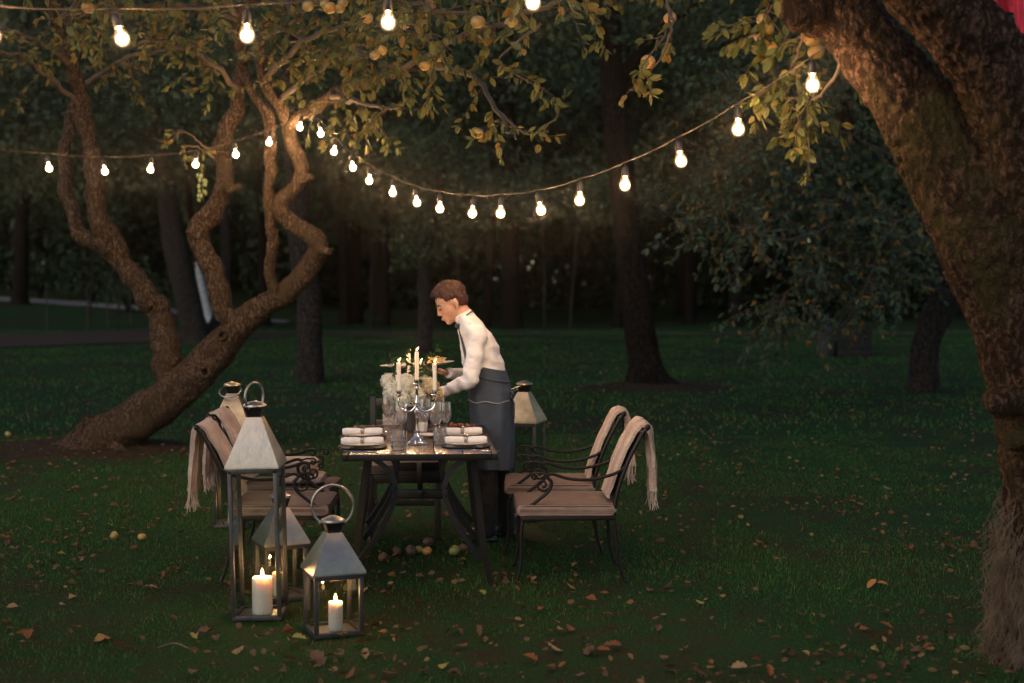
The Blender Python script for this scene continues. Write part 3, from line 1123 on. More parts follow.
# straight trunk right of the waiter
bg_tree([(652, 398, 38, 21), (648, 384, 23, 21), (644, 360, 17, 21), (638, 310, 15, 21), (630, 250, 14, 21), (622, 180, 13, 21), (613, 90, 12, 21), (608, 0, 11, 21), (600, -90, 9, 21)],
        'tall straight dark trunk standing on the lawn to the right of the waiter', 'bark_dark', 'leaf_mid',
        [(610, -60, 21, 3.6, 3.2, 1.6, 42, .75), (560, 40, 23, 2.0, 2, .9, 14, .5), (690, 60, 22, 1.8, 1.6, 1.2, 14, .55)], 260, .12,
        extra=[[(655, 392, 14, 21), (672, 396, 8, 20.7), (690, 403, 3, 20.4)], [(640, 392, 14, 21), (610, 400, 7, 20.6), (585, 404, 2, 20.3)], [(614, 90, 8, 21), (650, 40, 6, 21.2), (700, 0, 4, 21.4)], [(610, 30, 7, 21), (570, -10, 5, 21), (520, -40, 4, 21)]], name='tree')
# grey trunk behind the apple tree
bg_tree([(311, 394, 20, 22.5), (310, 380, 14, 22.5), (310, 340, 13, 22.5), (309, 300, 12.5, 22.5), (300, 250, 12, 22.5), (297, 180, 11, 22.5), (290, 90, 10, 22.5), (290, 0, 9, 22.5)],
        'grey straight trunk right behind the leaning apple tree', 'bark_grey', 'leaf_mid',
        [(300, -20, 22.5, 3.5, 3, 2.0, 40, .8), (380, 120, 23, 1.8, 1.5, .9, 14, .5), (200, 70, 23, 2, 1.6, 1.3, 16, .6)], 260, .12, name='tree')
# far left double trunk
bg_tree([(200, 352, 24, 36), (196, 336, 13, 36), (190, 310, 12, 36), (180, 270, 12, 36), (172, 230, 11, 36), (166, 190, 10, 36), (150, 100, 9, 36), (140, 0, 8, 36)],
        'leaning grey trunk with flared foot, seen between the stems of the apple tree', 'bark_grey', 'leaf_forest',
        [(150, 60, 36, 6, 4, 3.4, 55, 1.2), (60, 120, 37, 4, 3, 2, 30, 1.0), (250, 90, 38, 4, 3, 2.4, 26, 1.0)], 110, .2,
        extra=[[(202, 345, 10, 36.3), (212, 330, 6, 36.6), (222, 300, 5.5, 37), (226, 250, 5, 37.5), (222, 180, 4, 38)]], name='tree')
# small tree behind the bouquet
bg_tree([(424, 358, 12, 31), (424, 345, 8, 31), (426, 310, 7.5, 31), (424, 280, 7, 31), (428, 240, 6, 31), (440, 180, 5, 31), (450, 120, 4, 31)],
        'small leafy tree with short trunk behind the flowers and the waiter', 'bark_grey', 'leaf_mid',
        [(425, 235, 30.5, .75, .8, .55, 12, .35), (410, 268, 30.5, .35, .4, .3, 4, .25), (470, 180, 31, 1.8, 1.4, .9, 26, .5), (560, 190, 32, 2.0, 1.5, .6, 20, .45), (400, 160, 31.5, 1.8, 1.4, .8, 20, .5), (610, 210, 33, 1.2, 1, .5, 10, .4)], 330, .14, name='small_tree')
# lime-washed tree
t = bg_tree([(210, 322, 6, 44), (208, 312, 4, 44), (203, 290, 3.7, 44), (197, 262, 3.3, 44)],
            'slim tree with its lower trunk painted white, behind the apple tree stems', 'limewash', None, None, 0, 0, name='tree', seg=12)
mb = MB()
gp = P(210, 322, 44)
limb(mb, [(198.0, 268, 3.2, 44), (196, 257, 3.2, 44), (190, 210, 3, 44), (184, 120, 3.5, 44)], 12, 4, .12, 3)
o_ = mb.build('upper_trunk', 'bark_dark', t, t.location)
cl = crown_clumps(P(184, 90, 44), (3, 2.5, 3), 24, 1.1)
p, d, s_ = clump_leaves(cl, 80, .22)
link('crown', leaves_mesh('crown', p, d, s_, False, .6, t.location), 'leaf_forest', t)

# wood edge: individual trees
FT = [(512, 332, 11, 45, 'broad dark trunk at the wood edge above the waiter\'s back'),
      (385, 328, 5, 47, 'dark trunk at the wood edge left of the small leafy tree'),
      (346, 326, 5, 48, 'first dark trunk at the wood edge right of the apple tree'),
      (488, 330, 4, 47, 'narrow trunk at the wood edge right behind the waiter\'s head'),
      (618, 331, 5, 46, 'trunk at the wood edge just left of the tall straight trunk'),
      (735, 330, 7, 47, 'dark trunk at the wood edge behind the low apple branches'),
      (20, 312, 8, 58, 'dark trunk at the wood edge beyond the pale path, far left'),
      (265, 326, 6, 47, 'dark trunk at the wood edge seen inside the fork of the apple tree'),
      (690, 331, 5, 50, 'trunk at the wood edge midway between two nearer right trees'),
      (850, 330, 8, 48, 'dark trunk at the wood edge behind the box on the right lawn')]
for i, (px, py, hw, Y, lab) in enumerate(FT):
    random.seed(100 + i)
    g = P(px, py, Y)
    zz = gz(g.x, g.y)
    base_py = 275 + (CAMZ - zz) * F / Y
    ln = random.uniform(-8, 8)
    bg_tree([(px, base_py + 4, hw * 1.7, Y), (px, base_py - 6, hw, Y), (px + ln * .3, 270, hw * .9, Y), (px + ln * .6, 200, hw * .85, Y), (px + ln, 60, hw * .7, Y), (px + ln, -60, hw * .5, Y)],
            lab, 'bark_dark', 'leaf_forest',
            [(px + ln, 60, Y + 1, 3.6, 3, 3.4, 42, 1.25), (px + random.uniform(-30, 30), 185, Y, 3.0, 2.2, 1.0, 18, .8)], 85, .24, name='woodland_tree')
# thin saplings at wood edge
for i, (px, top, ln) in enumerate(((545, 245, -2), (570, 235, 6), (460, 240, -4), (90, 250, 2), (118, 250, 3), (370, 245, 1))):
    Y = 43.5
    g = P(px, 330, Y)
    t = empty('sapling', (g.x, g.y, gz(g.x, g.y)), 'pencil-thin bare ' + ['sapling, left of the two thin stems above the waiter\'s back', 'leaning sapling, right of the two thin stems above the waiter\'s back', 'sapling rising behind the waiter\'s head', 'sapling by the fence on the left', 'leaning sapling beside the fence on the left', 'sapling between the wood edge trunks left of the small leafy tree'][i], 'sapling', 'thin saplings at the wood edge')
    mb = MB()
    org = t.location
    zb = 275 + (CAMZ - org.z) * F / Y
    pts = [(px, zb + 1, 1.3, Y), (px + ln * .3, 300, 1.2, Y), (px + ln * .6 + 1, 270, 1.1, Y), (px + ln, top, 1.0, Y), (px + ln * 1.5, top - 40, .8, Y)]
    limb(mb, pts, 6, 4, .1, 3)
    limb(mb, [(px + ln * .6, 268, .7, Y), (px + ln * .6 + 5, 255, .5, Y), (px + ln + 7, 240, .3, Y)], 5, 3, .1, 3)
    mb.build('stem', 'bark_grey', t, org)
    c_ = crown_clumps(P(px + ln * 1.5, top - 45, Y), (.7, .7, .7), 5, .45)
    p, d, s_ = clump_leaves(c_, 120, .16)
    link('crown', leaves_mesh('crown', p, d, s_, False, .6, org), 'leaf_forest', t)

# forest mass
def forest():
    cl = []
    for row, (Y0, zlo, dens) in enumerate(((51, 4.2, 1.0), (57, 3.6, 1.0), (64, 3.0, 1.0), (72, .3, 1.7), (79, .2, 1.9), (86, .2, 1.9), (93, .2, 1.9))):
        X = -.36 * Y0 - 16
        while X < .36 * Y0 + 16:
            x = X + random.uniform(-1, 1)
            y = Y0 + random.uniform(-2, 2)
            if x < -8 and Y0 < 62:
                X += 3.6
                continue
            h = random.uniform(17, 22)
            z0 = gz(x, y) + zlo
            nn = int(26 * dens)
            for _ in range(nn):
                zz = z0 + (h - z0) * random.random()
                rr = 2.6 * (1 - .5 * abs((zz - z0) / (h - z0) - .4))
                a = random.uniform(0, 2 * PI)
                q = rr * math.sqrt(random.random())
                cl.append((np.array([x + q * math.cos(a), y + q * math.sin(a), zz]), random.uniform(.9, 1.6)))
            X += 3.6
    # left hedge-like thicket beyond the pale path
    for _ in range(150):
        x = random.uniform(-44, -9)
        y = 68 + random.uniform(-3, 4) - .25 * (x + 22)
        zz = gz(x, y) + random.uniform(0.3, 9)
        cl.append((np.array([x, y, zz]), random.uniform(.9, 1.7)))
    for _ in range(120):
        x = random.uniform(-12, 34)
        y = 74 + random.uniform(-2, 3)
        cl.append((np.array([x, y, random.uniform(0, 4)]), random.uniform(1.0, 1.8)))
    p, d, s_ = clump_leaves(cl, 42, .42)
    print('forest leaves', len(p))
    back = []
    for _ in range(900):
        x = random.uniform(-58, 56)
        back.append((np.array([x, random.uniform(97, 102), gz(x, 99) + random.uniform(0, 27)]), random.uniform(1.8, 2.8)))
    p2, d2, s2_ = clump_leaves(back, 17, .85, .9)
    p, d, s_ = np.concatenate([p, p2]), np.concatenate([d, d2]), np.concatenate([s_, s2_])
    me = leaves_mesh('forest', p, d, s_, False, .65)
    o = link('forest', me, 'leaf_forest')
    tag(o, 'dark mass of woodland foliage closing the view behind the lawn', 'woodland', kind='stuff')
    tb = MB()
    for _ in range(12):
        x = random.uniform(-30, 36); y = random.uniform(50, 70)
        if x < -9 and y < 66: continue
        r = random.uniform(.12, .35)
        z = gz(x, y)
        tb.tube([(x, y, z - .2), (x + random.uniform(-.3, .3), y, z + 5), (x + random.uniform(-.8, .8), y, 13)], [r * 1.3, r, r * .6], 8)
    tb.build('distant_trunks', 'bark_dark', o)


random.seed(8)
forest()
# low bushes far left
for i, (px, Y, r, lab) in enumerate(((40, 61, 1.5, 'dark rounded bush at the far left beyond the pale path'), (92, 58, 1.3, 'dark bush right beside the far path, left of the apple tree stem'), (128, 53, 1.1, 'greener bush showing just left of the bending apple stem'))):
    g = P(px, 300, Y)
    org = Vector((g.x, g.y, gz(g.x, g.y)))
    t = empty('bush', org, lab, 'bush', 'bushes beyond the pale path')
    mb = MB()
    for k in range(5):
        a = k * 1.3
        mb.tube([org, org + Vector((math.cos(a) * .3, math.sin(a) * .3, r * .7)), org + Vector((math.cos(a) * .7, math.sin(a) * .7, r * 1.4))], [.05, .035, .015], 6)
    mb.build('stems', 'bark_dark', t, org)
    p, d, s_ = clump_leaves(crown_clumps(org + Vector((0, 0, r * 1.0)), (r, r * .8, r * .8), 16, .55), 150, .17)
    link('foliage', leaves_mesh('foliage', p, d, s_, False, .6, org), 'leaf_mid' if i == 2 else 'leaf_forest', t)

# wire fence
g0 = P(47, 331, 43.8)
t = empty('wire_fence', g0, 'thin dark wire fence on slender posts in front of the pale path', 'fence')
fp = []
for px, Y in ((-60, 41.0), (-5, 42.6), (47, 43.8), (88, 45), (108, 46), (131, 47), (152, 48)):
    g = P(px, 330, Y)
    z = gz(g.x, g.y)
    fp.append(Vector((g.x, g.y, z)))
    MB().cyl((g.x, g.y, z - .1), (g.x, g.y, z + 1.45), .022, .02, 8).build('post', 'post', t, t.location)
w = MB()
for hgt in (.4, .8, 1.2, 1.4):
    w.tube([p + Vector((0, 0, hgt)) for p in fp], .006, 4)
w.build('wire', 'post', t, t.location)

# stone jar & dark box on the right lawn
g = G(826, 357)
t = empty('stone_jar', (g.x, g.y, gz(g.x, g.y)), 'dim grey pear-shaped stone jar on the dark right lawn', 'stone jar')
MB().lathe([(0, 0), (.12, 0), (.15, .03), (.17, .18), (.175, .32), (.15, .5), (.12, .64), (.10, .72)], 20).build('body', 'stone', t)
MB().lathe([(.10, .72), (.13, .74), (.13, .78), (.09, .80), (.04, .83), (0, .84)], 20).build('lid', 'stone', t)
g = G(855, 357)
t = empty('storage_box', (g.x + .0, g.y + .3, gz(g.x, g.y)), 'black wooden storage box beside the grey stone jar', 'box')
b = MB()
for k in range(4):
    b.box((0, 0, .08 + .15 * k), (.72, .5, .142), bev=.006)
b.build('body', 'box_wood', t)
MB().box((0, 0, .655), (.78, .56, .05), bev=.008).build('lid', 'box_wood', t)

# ------------------------------------------------------------------ string lights
def bulb_mesh():
    r = .031
    prof = [(0, -.092), (.010, -.091), (.020, -.086), (.028, -.075), (.031, -.062), (.029, -.047), (.023, -.034), (.016, -.022), (.0135, -.014), (.0135, -.006)]
    m = MB().lathe([(a, b) for a, b in prof], 20)
    nf = len(m.f)
    m.ell((0, 0, -.060), (.0215, .0215, .022), None, 14, 10)
    m.tube([(0, 0, -.04), (0, 0, -.012)], .004, 6)
    me = m.mesh('bulb')
    me.materials.append(MATS['bulb_shell']); me.materials.append(MATS['bulb_core'])
    for i, p in enumerate(me.polygons):
        p.material_index = 0 if i < nf else 1
    return me


def socket_mesh():
    m = MB().lathe([(0, .042), (.008, .042), (.013, .036), (.017, .030), (.0185, .0), (.0185, -.012), (.015, -.014), (0, -.014)], 14)
    m.tube([(0, 0, .04), (.006, 0, .052), (0, 0, .062), (-.006, 0, .052), (0, 0, .04)], .003, 6)
    return m.mesh('socket')


BM = bulb_mesh(); SM = socket_mesh()
SM.materials.append(MATS['socket'])


def string_lights(bulbs, ends, label):
    """bulbs: world positions of bulb centres; cable passes .12 above"""
    cab = [Vector(b) + Vector((0, 0, .062 + .062)) for b in bulbs]
    org = cab[0]
    t = empty('string_lights', org, label, 'string lights')
    pts = []
    e0, e1 = ends
    seq = ([Vector(e0)] if e0 else []) + cab + ([Vector(e1)] if e1 else [])
    for a, b in zip(seq[:-1], seq[1:]):
        pts.append(a)
        for k in (.33, .67):
            q = a.lerp(b, k); q.z -= .008
            pts.append(q)
    pts.append(seq[-1])
    MB().tube(pts, .0031, 6).build('cable', 'cable', t, org)
    for i, c in enumerate(cab):
        s = bpy.data.objects.new('socket', SM); COL.objects.link(s)
        s.parent = t; s.location = c - org + Vector((0, 0, -.062))
        tilt = Euler((random.gauss(0, .11), random.gauss(0, .11), random.uniform(0, 6)))
        s.rotation_euler = tilt
        b = bpy.data.objects.new('bulb', BM); COL.objects.link(b)
        b.parent = s
    return t


random.seed(4)


def on_line(px, A, B):
    """plan line through A,B (x,y); returns Y at which pixel column px crosses it"""
    k = (px - 512) / F * cp  # approx
    ax, ay = A; bx, by = B
    # ax+(bx-ax)t = k*(ay+(by-ay)t)
    t = (k * ay - ax) / ((bx - ax) - k * (by - ay))
    return ay + (by - ay) * t


A = ((812 - 512) / F * 6.0, 6.0); B = ((301 - 512) / F * 12.75, 12.75)
s2 = [(812, 86), (738, 130), (679, 162), (625, 186), (580, 201), (539, 211), (501, 214), (473, 214), (440, 209), (416, 203), (393, 193), (370, 181), (352, 168), (335, 152), (320, 134), (301, 128)]
string_lights([P(a, b, on_line(a, A, B)) for a, b in s2], (P(836, 36, 6.0), P(290, 108, 12.8)), 'sagging string of glowing bulbs from the thick right tree to the apple tree')
C = ((48 - 512) / F * 11.2, 11.2)
s3 = [(270, 143), (235, 155), (196, 165), (151, 170), (104, 172), (48, 169), (-18, 163), (-92, 154)]
string_lights([P(a, b, on_line(a, B, C)) for a, b in s3], (P(290, 120, 12.8), None), 'string of glowing bulbs running left from the apple tree stems')
s1 = [(-8, 37), (118, 40), (247, 36), (388, 23), (533, 3), (672, -22)]
string_lights([P(-140, 30, 5.6)] + [P(a, b, 5.7) for a, b in s1], (None, P(800, -60, 6.0)), 'nearest string of large glowing bulbs along the top of the picture')

# ------------------------------------------------------------------ lanterns
def point(name, loc, power, r=.012, col=(1, .50, .20), parent=None):
    l = bpy.data.lights.new(name, 'POINT')
    l.energy = power * 1.7; l.color = col; l.shadow_soft_size = r
    o = bpy.data.objects.new(name, l)
    COL.objects.link(o); o.location = loc; o.parent = parent
    return o


def lantern(loc, rz, w, hb, hr, ringR, ring_rz, label, tilt=.0, tint=None):
    t = empty('lantern', loc, label, 'lantern', 'metal and glass candle lanterns', rz)
    h = w / 2
    pw = .020
    f = MB()
    for sx in (-1, 1):
        for sy in (-1, 1):
            f.box((sx * (h - pw / 2), sy * (h - pw / 2), hb / 2 + .006), (pw, pw, hb - .034), bev=.002)
    for z, hh in ((.018, .024), (hb - .012, .024)):
        for sgn in (-1, 1):
            f.box((0, sgn * (h - pw / 2 - .001), z), (w - .002, pw + .002, hh), bev=.002)
            f.box((sgn * (h - pw / 2 - .001), 0, z), (pw + .002, w - 2 * pw - .004, hh), bev=.002)
    f.build('frame', 'zinc_dark', t)
    MB().box((0, 0, .012), (w - 2 * pw - .004, w - 2 * pw - .004, .012)).build('base', 'zinc', t)
    for k in range(4):
        a = k * PI / 2
        MB().box((0, 0, 0), (w - 2 * pw, .003, hb - .05)).build('pane', 'pane', t, loc=((h - pw / 2) * math.sin(a), -(h - pw / 2) * math.cos(a), hb / 2)).rotation_euler = (0, 0, a)
    # roof
    e = h + .010
    tp = w * .155
    def ring_(r_, z):
        return [(-r_, -r_, z), (r_, -r_, z), (r_, r_, z), (-r_, r_, z)]
    R = MB()
    vs = ring_(e, hb) + ring_(e, hb + .012) + ring_(tp, hb + hr) + ring_(tp - .006, hb + hr - .006) + ring_(e - .014, hb + .004)
    fs = []
    for a_, b_ in ((0, 1), (1, 2), (2, 3), (3, 4), (4, 0)):
        for k in range(4):
            j = (k + 1) % 4
            fs.append((a_ * 4 + k, a_ * 4 + j, b_ * 4 + j, b_ * 4 + k))
    R.add(vs, fs)
    R.build('roof', tint or 'zinc', t)
    zt = hb + hr
    # neck: inverted square cone, dark
    N = MB()
    vs = ring_(tp * .75, zt - .004) + ring_(tp * 1.15, zt + .045)
    N.add(vs, [(0, 1, 5, 4), (1, 2, 6, 5), (2, 3, 7, 6), (3, 0, 4, 7), (0, 3, 2, 1), (4, 5, 6, 7)])
    N.build('neck', 'iron', t)
    capr = w * .25
    MB().lathe([(0, zt + .046), (capr * .9, zt + .046), (capr, zt + .052), (capr * .95, zt + .060), (capr * .5, zt + .072), (capr * .15, zt + .079), (0, zt + .080)], 24).build('cap', tint or 'zinc', t)
    rg = MB()
    pts = []
    n = 40
    a0 = -PI * .30
    for i in range(n + 1):
        a = a0 + (PI - 2 * a0) * i / n
        pts.append(Vector((ringR * math.cos(a), 0, ringR * math.sin(a))))
    zoff = ringR * math.sin(-a0)
    Rm = Matrix.Rotation(ring_rz, 3, 'Z') @ Matrix.Rotation(tilt, 3, 'X')
    pts = [Rm @ (p + Vector((0, 0, zoff))) + Vector((0, 0, zt + .045)) for p in pts]
    rg.tube(pts, .0065 if ringR > .08 else .006, 8)
    for q in (pts[0], pts[-1]):
        rg.ell(q, .010, None, 10, 6)
        rg.cyl(q, (0, 0, zt + .04), .004, .004, 8)
    rg.build('handle', 'zinc', t)
    return t


def candle(loc, r, h, label, group, mat='wax_block', power=1.0, flame=1.0, parent=None, lean=(0, 0), name='candle'):
    t = empty(name, loc, label, 'candle' if label else None, group)
    t.parent = parent
    m = MB()
    m.lathe([(0, 0), (r, 0), (r * 1.0, h * .5), (r * 1.0, h - .004), (r * .95, h), (r * .8, h - .001), (r * .6, h - .006 * min(1, r / .02)), (0, h - .009 * min(1, r / .02))], 28)
    if r < .02:
        for k in range(3):
            a = random.uniform(0, 6)
            m.tube([(math.cos(a) * r, math.sin(a) * r, h), (math.cos(a) * r * 1.05, math.sin(a) * r * 1.05, h - random.uniform(.02, .05))], [.003, .0035], 6)
    m.build('wax', mat, t)
    MB().tube([(0, 0, h - .008), (.001, 0, h + .006), (.002, 0, h + .012)], .0013, 6).build('wick', 'wick', t)
    fh = .034 * flame
    fr = .0075 * flame
    fl = MB()
    prof = [(0, 0), (.45, .06), (.85, .2), (1.0, .36), (.85, .55), (.5, .75), (.2, .92), (0, 1)]
    secs = [(Vector((lean[0] * z * z * fh, lean[1] * z * z * fh, h + .006 + z * fh)), Vector((max(a, .02) * fr, 0, 0)), Vector((0, max(a, .02) * fr, 0))) for a, z in prof]
    fl.loft(secs, 12)
    fl.build('flame', 'flame', t)
    point('flame_light', (0, -0.0, h + .006 + fh * 1.25), power, .008, parent=t)
    return t


def ground(x, y):
    return (x, y, gz(x, y))


LA = ground(-1.252, 7.02)
laa = lantern(LA, 0, .243, .755, .245, .068, math.radians(60), 'tall lantern in front, left of the two smaller lanterns', tilt=.0)
laa.rotation_euler.y = -.022
candle((LA[0] + .008, LA[1], LA[2] + .018), .05, .18, 'thick white candle burning in the tall front lantern', 'candles burning inside the lanterns', power=2.2, flame=1.15)
LB = ground(-.849, 6.69)
lantern(LB, math.radians(21.5), .235, .30, .185, .098, math.radians(-15), 'small lantern nearest the camera, with a round upright handle')
candle((LB[0] + .012, LB[1] - .01, LB[2] + .018), .034, .135, 'white candle burning in the small lantern nearest the camera', 'candles burning inside the lanterns', power=1.6)
LC = ground(-1.215, 7.42)
lantern(LC, math.radians(25), .225, .30, .185, .095, math.radians(70), 'small lantern half hidden right behind the tall front lantern')
candle((LC[0] - .01, LC[1], LC[2] + .018), .036, .12, 'white candle burning in the small lantern behind the tall one', 'candles burning inside the lanterns', power=1.2)
LD = ground(-1.885, 9.56)
lantern(LD, math.radians(4), .235, .68, .225, .07, math.radians(-10), 'tall lantern standing behind the left pair of armchairs', tilt=2.1, tint='zinc_tan_lit')
candle((LD[0] + .0, LD[1], LD[2] + .018), .036, .10, 'short candle burning in the lantern behind the left armchairs', 'candles burning inside the lanterns', power=.8)
LE = ground(.085, 9.86)
lantern(LE, math.radians(-18), .235, .68, .21, .07, math.radians(80), 'tall tan-lit lantern standing just right of the waiter', tilt=-2.0, tint='zinc_tan_lit')
candle((LE[0] + .03, LE[1], LE[2] + .018), .04, .07, 'low white candle in the lantern right of the waiter', 'candles burning inside the lanterns', power=.5, flame=.7)

# ------------------------------------------------------------------ dining table
TX, TY, TH = -.485, 7.48, .752
TROT = math.radians(4)
tab = empty('dining_table', (TX, TY, 0), 'long dark dining table laid for dinner, iron legs curving in and out', 'table', None, TROT)
TL = 1.50; TW = .82
tb = MB()
nb = 5
for k in range(nb):
    bw = (TW - .06) / nb
    tb.box((-TW / 2 + .03 + bw * (k + .5), TL / 2, TH - .012), (bw - .005, TL - .06, .022), bev=.002)
tb.build('tabletop', 'boards', tab)
fr = MB()
for sx in (-1, 1):
    fr.box((sx * (TW / 2 - .014), TL / 2, TH - .016), (.028, TL, .034), bev=.003)
for yy in (.014, TL - .014):
    fr.box((0, yy, TH - .016), (TW - .058, .028, .034), bev=.003)
fr.build('rim', 'iron', tab)
for ky in (.24, .86, 1.38):
    for sx in (-1, 1):
        lg = MB()
        lg.tube([(sx * .285, ky, TH - .035), (sx * .315, ky, .5), (sx * .345, ky, .22), (sx * .385, ky - .0, .005)], [.022, .025, .026, .022], 4, flat=(1, 1, 0), sub=4)
        lg.box((sx * .39, ky, .006), (.05, .05, .012))
        lg.build('leg', 'iron', tab)
        br = MB()
        for off in (0,):
            pts = [(sx * .27, ky + .03, TH - .045), (sx * .19, ky + .03, TH - .10), (sx * .145, ky + .03, .585), (sx * .137, ky + .03, .50), (sx * .172, ky + .03, .39), (sx * .245, ky + .03, .26), (sx * .33, ky + .03, .14)]
            br.tube(pts, .0195, 4, flat=(0, 1, 1), sub=5)
        for zb in (.535, .49):
            br.ell((sx * .14, ky + .012, zb), .007, None, 8, 6)
        br.build('brace', 'iron_blue', tab)
    MB().box((0, ky + .03, .50), (.27, .022, .052), bev=.003).build('crossbar', 'iron', tab)
MB().box((0, TL / 2 + .05, .515), (.03, 1.16, .03), bev=.003).build('stretcher', 'iron', tab)


def T(x, y, z=0):
    """table-local to world (z above the table top)"""
    c, s = math.cos(TROT), math.sin(TROT)
    return Vector((TX + x * c - y * s, TY + x * s + y * c, TH + z))


def TP(px, py, z=0.0):
    """pixel on the table-top plane"""
    return G(px, py, TH + z)


plate_prof = [(0, .004), (.065, .004), (.075, .006), (.10, .013), (.118, .019), (.120, .021), (.116, .022), (.098, .0165), (.074, .010), (0, .008)]


def place_setting(x, y, rz, lab, red=False):
    c = T(x, y)
    ch = empty('charger_plate', c, 'dark flat plate under the white plate, ' + lab, 'plate', 'dark under-plates on the table')
    MB().lathe([(0, 0), (.12, 0), (.137, .006), (.139, .009), (.12, .006), (0, .004)], 32).build('disc', 'plate_dark', ch)
    p = empty('dinner_plate', c + Vector((0, 0, .006)), 'white plate holding a rolled napkin, ' + lab, 'plate', 'white dinner plates on the table')
    MB().lathe(plate_prof, 36).build('dish', 'porcelain', p)
    n = empty('napkin', c + Vector((0, 0, .040)), 'rolled white napkin in a metal ring, ' + lab, 'napkin', 'rolled napkins on the plates', rz)
    L = .115
    secs = []
    for i in range(13):
        u = -1 + 2 * i / 12
        r = .024 - .006 * math.exp(-(u / .16) ** 2) + .003 * abs(u)
        if i in (0, 12): r *= .75
        secs.append(((u * L, 0, .0), (0, r * 1.08, 0), (0, 0, r * .74)))
    m = MB().loft(secs, 20, lambda t_, a: 1 + .05 * math.sin(3 * a + t_ * 4))
    m.tube([(-L - .001, .003 * math.cos(a) * a, .004 + .003 * a * math.sin(a)) for a in np.linspace(0, 6, 20)], .002, 5)
    m.build('cloth', 'linen', n)
    MB().lathe([(.0205, -.011), (.0225, -.011), (.0235, 0), (.0225, .011), (.0205, .011)], 20, (0, 0, .004), Matrix.Rotation(PI / 2, 3, 'Y')).build('ring', 'ring_metal', n)
    if red:
        s = empty('berry_sprig', c + Vector((0, .03, .070)), 'small sprig of dark red berries on the napkin at the right side', 'berries')
        bm_ = MB()
        for _ in range(26):
            bm_.ell((random.uniform(-.07, .07), random.uniform(-.015, .015), random.uniform(-.006, .008)), random.uniform(.006, .009), None, 8, 6)
        bm_.build('berries', 'berry', s)
        MB().tube([(-.09, 0, -.004), (0, .004, .0), (.085, 0, .002)], .002, 5).build('stalk', 'twig', s)


random.seed(12)
place_setting(-.315, .33, .02, 'front left of the table')
place_setting(-.33, .80, .0, 'rear left of the table')
place_setting(.255, .33, -.03, 'front right of the table')
place_setting(.25, .78, .05, 'rear right of the table', True)


def cutlery(x, y, rz, kind, lab):
    t = empty(kind, T(x, y, .002), lab, kind, 'cutlery beside the plates', rz)
    m = MB()
    m.tube([(-.10, 0, .003), (-.03, 0, .004), (.03, 0, .003)], [.0045, .003, .0025], 6)
    m.build('handle', 'silver', t)
    if kind == 'fork':
        h = MB()
        h.box((.045, 0, .004), (.035, .016, .0025), bev=.001)
        for k in range(4):
            h.box((.08, -.0068 + .0045 * k, .004), (.04, .0024, .002))
        h.build('tines', 'silver', t)
    else:
        MB().box((.075, 0, .004), (.10, .015, .002), bev=.0008).build('blade', 'silver', t)


cutlery(-.31, .115, .03, 'fork', 'silver fork lying at the front left corner of the table')
cutlery(.30, .10, -.05, 'knife', 'silver knife lying at the front right corner of the table')
cutlery(.25, .135, .02, 'fork', 'silver fork lying in front of the front right plate')
cutlery(-.26, .075, -.02, 'knife', 'silver knife lying by the front left edge of the table')


def wine_glass(p, h, r, lab):
    t = empty('wine_glass', p, lab, 'wine glass', 'clear wine glasses on the table')
    hb = h * .42
    MB().lathe([(0, .0), (r * .85, .0), (r * .85, .002), (r * .3, .006), (.004, .014), (.0035, hb * .6), (.004, hb - .008)], 20).build('stem', 'crystal', t)
    MB().lathe([(.0, hb - .008), (.012, hb - .006), (r * .62, hb + .006), (r * .90, hb + .024), (r * 1.0, hb + (h - hb) * .42), (r * .96, h - .045), (r * .82, h), (r * .79, h), (r * .93, h - .045), (r * .965, hb + (h - hb) * .42), (r * .86, hb + .027), (r * .58, hb + .010), (0, hb + .002)], 24).build('bowl', 'crystal', t)


def tumbler(p, h, r, lab):
    t = empty('tumbler', p, lab, 'tumbler', 'cut glass tumblers on the table')
    m = MB()
    m.lathe([(0, 0), (r * .88, 0), (r * .9, .004), (r, h), (r - .003, h), (r * .86, .014), (0, .012)], 24)
    m.build('glass', 'crystal', t)
    c = MB()
    n = 12
    for k in range(n):
        for j in range(3):
            a = 2 * PI * (k + .5 * (j % 2)) / n
            z = .018 + j * (h - .03) / 3 + .008
            rr = r * (.9 + .1 * z / h) + .001
            c.box((rr * math.cos(a), rr * math.sin(a), z), (.003, r * .42, .022), Matrix.Rotation(a, 3, 'Z') @ Matrix.Rotation(PI / 4, 3, 'X'), bev=.001)
    c.build('facets', 'crystal', t)


tumbler(TP(398, 450), .105, .038, 'cut glass tumbler at the front edge beside the left plate')
tumbler(TP(440, 445), .10, .036, 'cut glass tumbler beside the candelabrum, by the right plate')
wine_glass(TP(401, 440), .225, .040, 'wine glass right behind the left tumbler')
wine_glass(TP(388.5, 432), .225, .040, 'wine glass left of the flowers, behind the left napkins')
wine_glass(TP(436, 440), .22, .038, 'wine glass between the candelabrum and the right napkin')
wine_glass(TP(431, 430), .22, .038, 'slim wine glass behind the candelabrum, right of the vase')
wine_glass(TP(446, 436), .20, .034, 'smaller wine glass nearest the right rear napkin')
wine_glass(TP(425, 435), .215, .036, 'wine glass directly behind the foot of the front candelabrum')
wine_glass(TP(394, 427), .21, .034, 'wine glass at the far left, nearest the flower vase')
wine_glass(TP(440, 428), .21, .034, 'wine glass at the far right, behind the right tumbler')
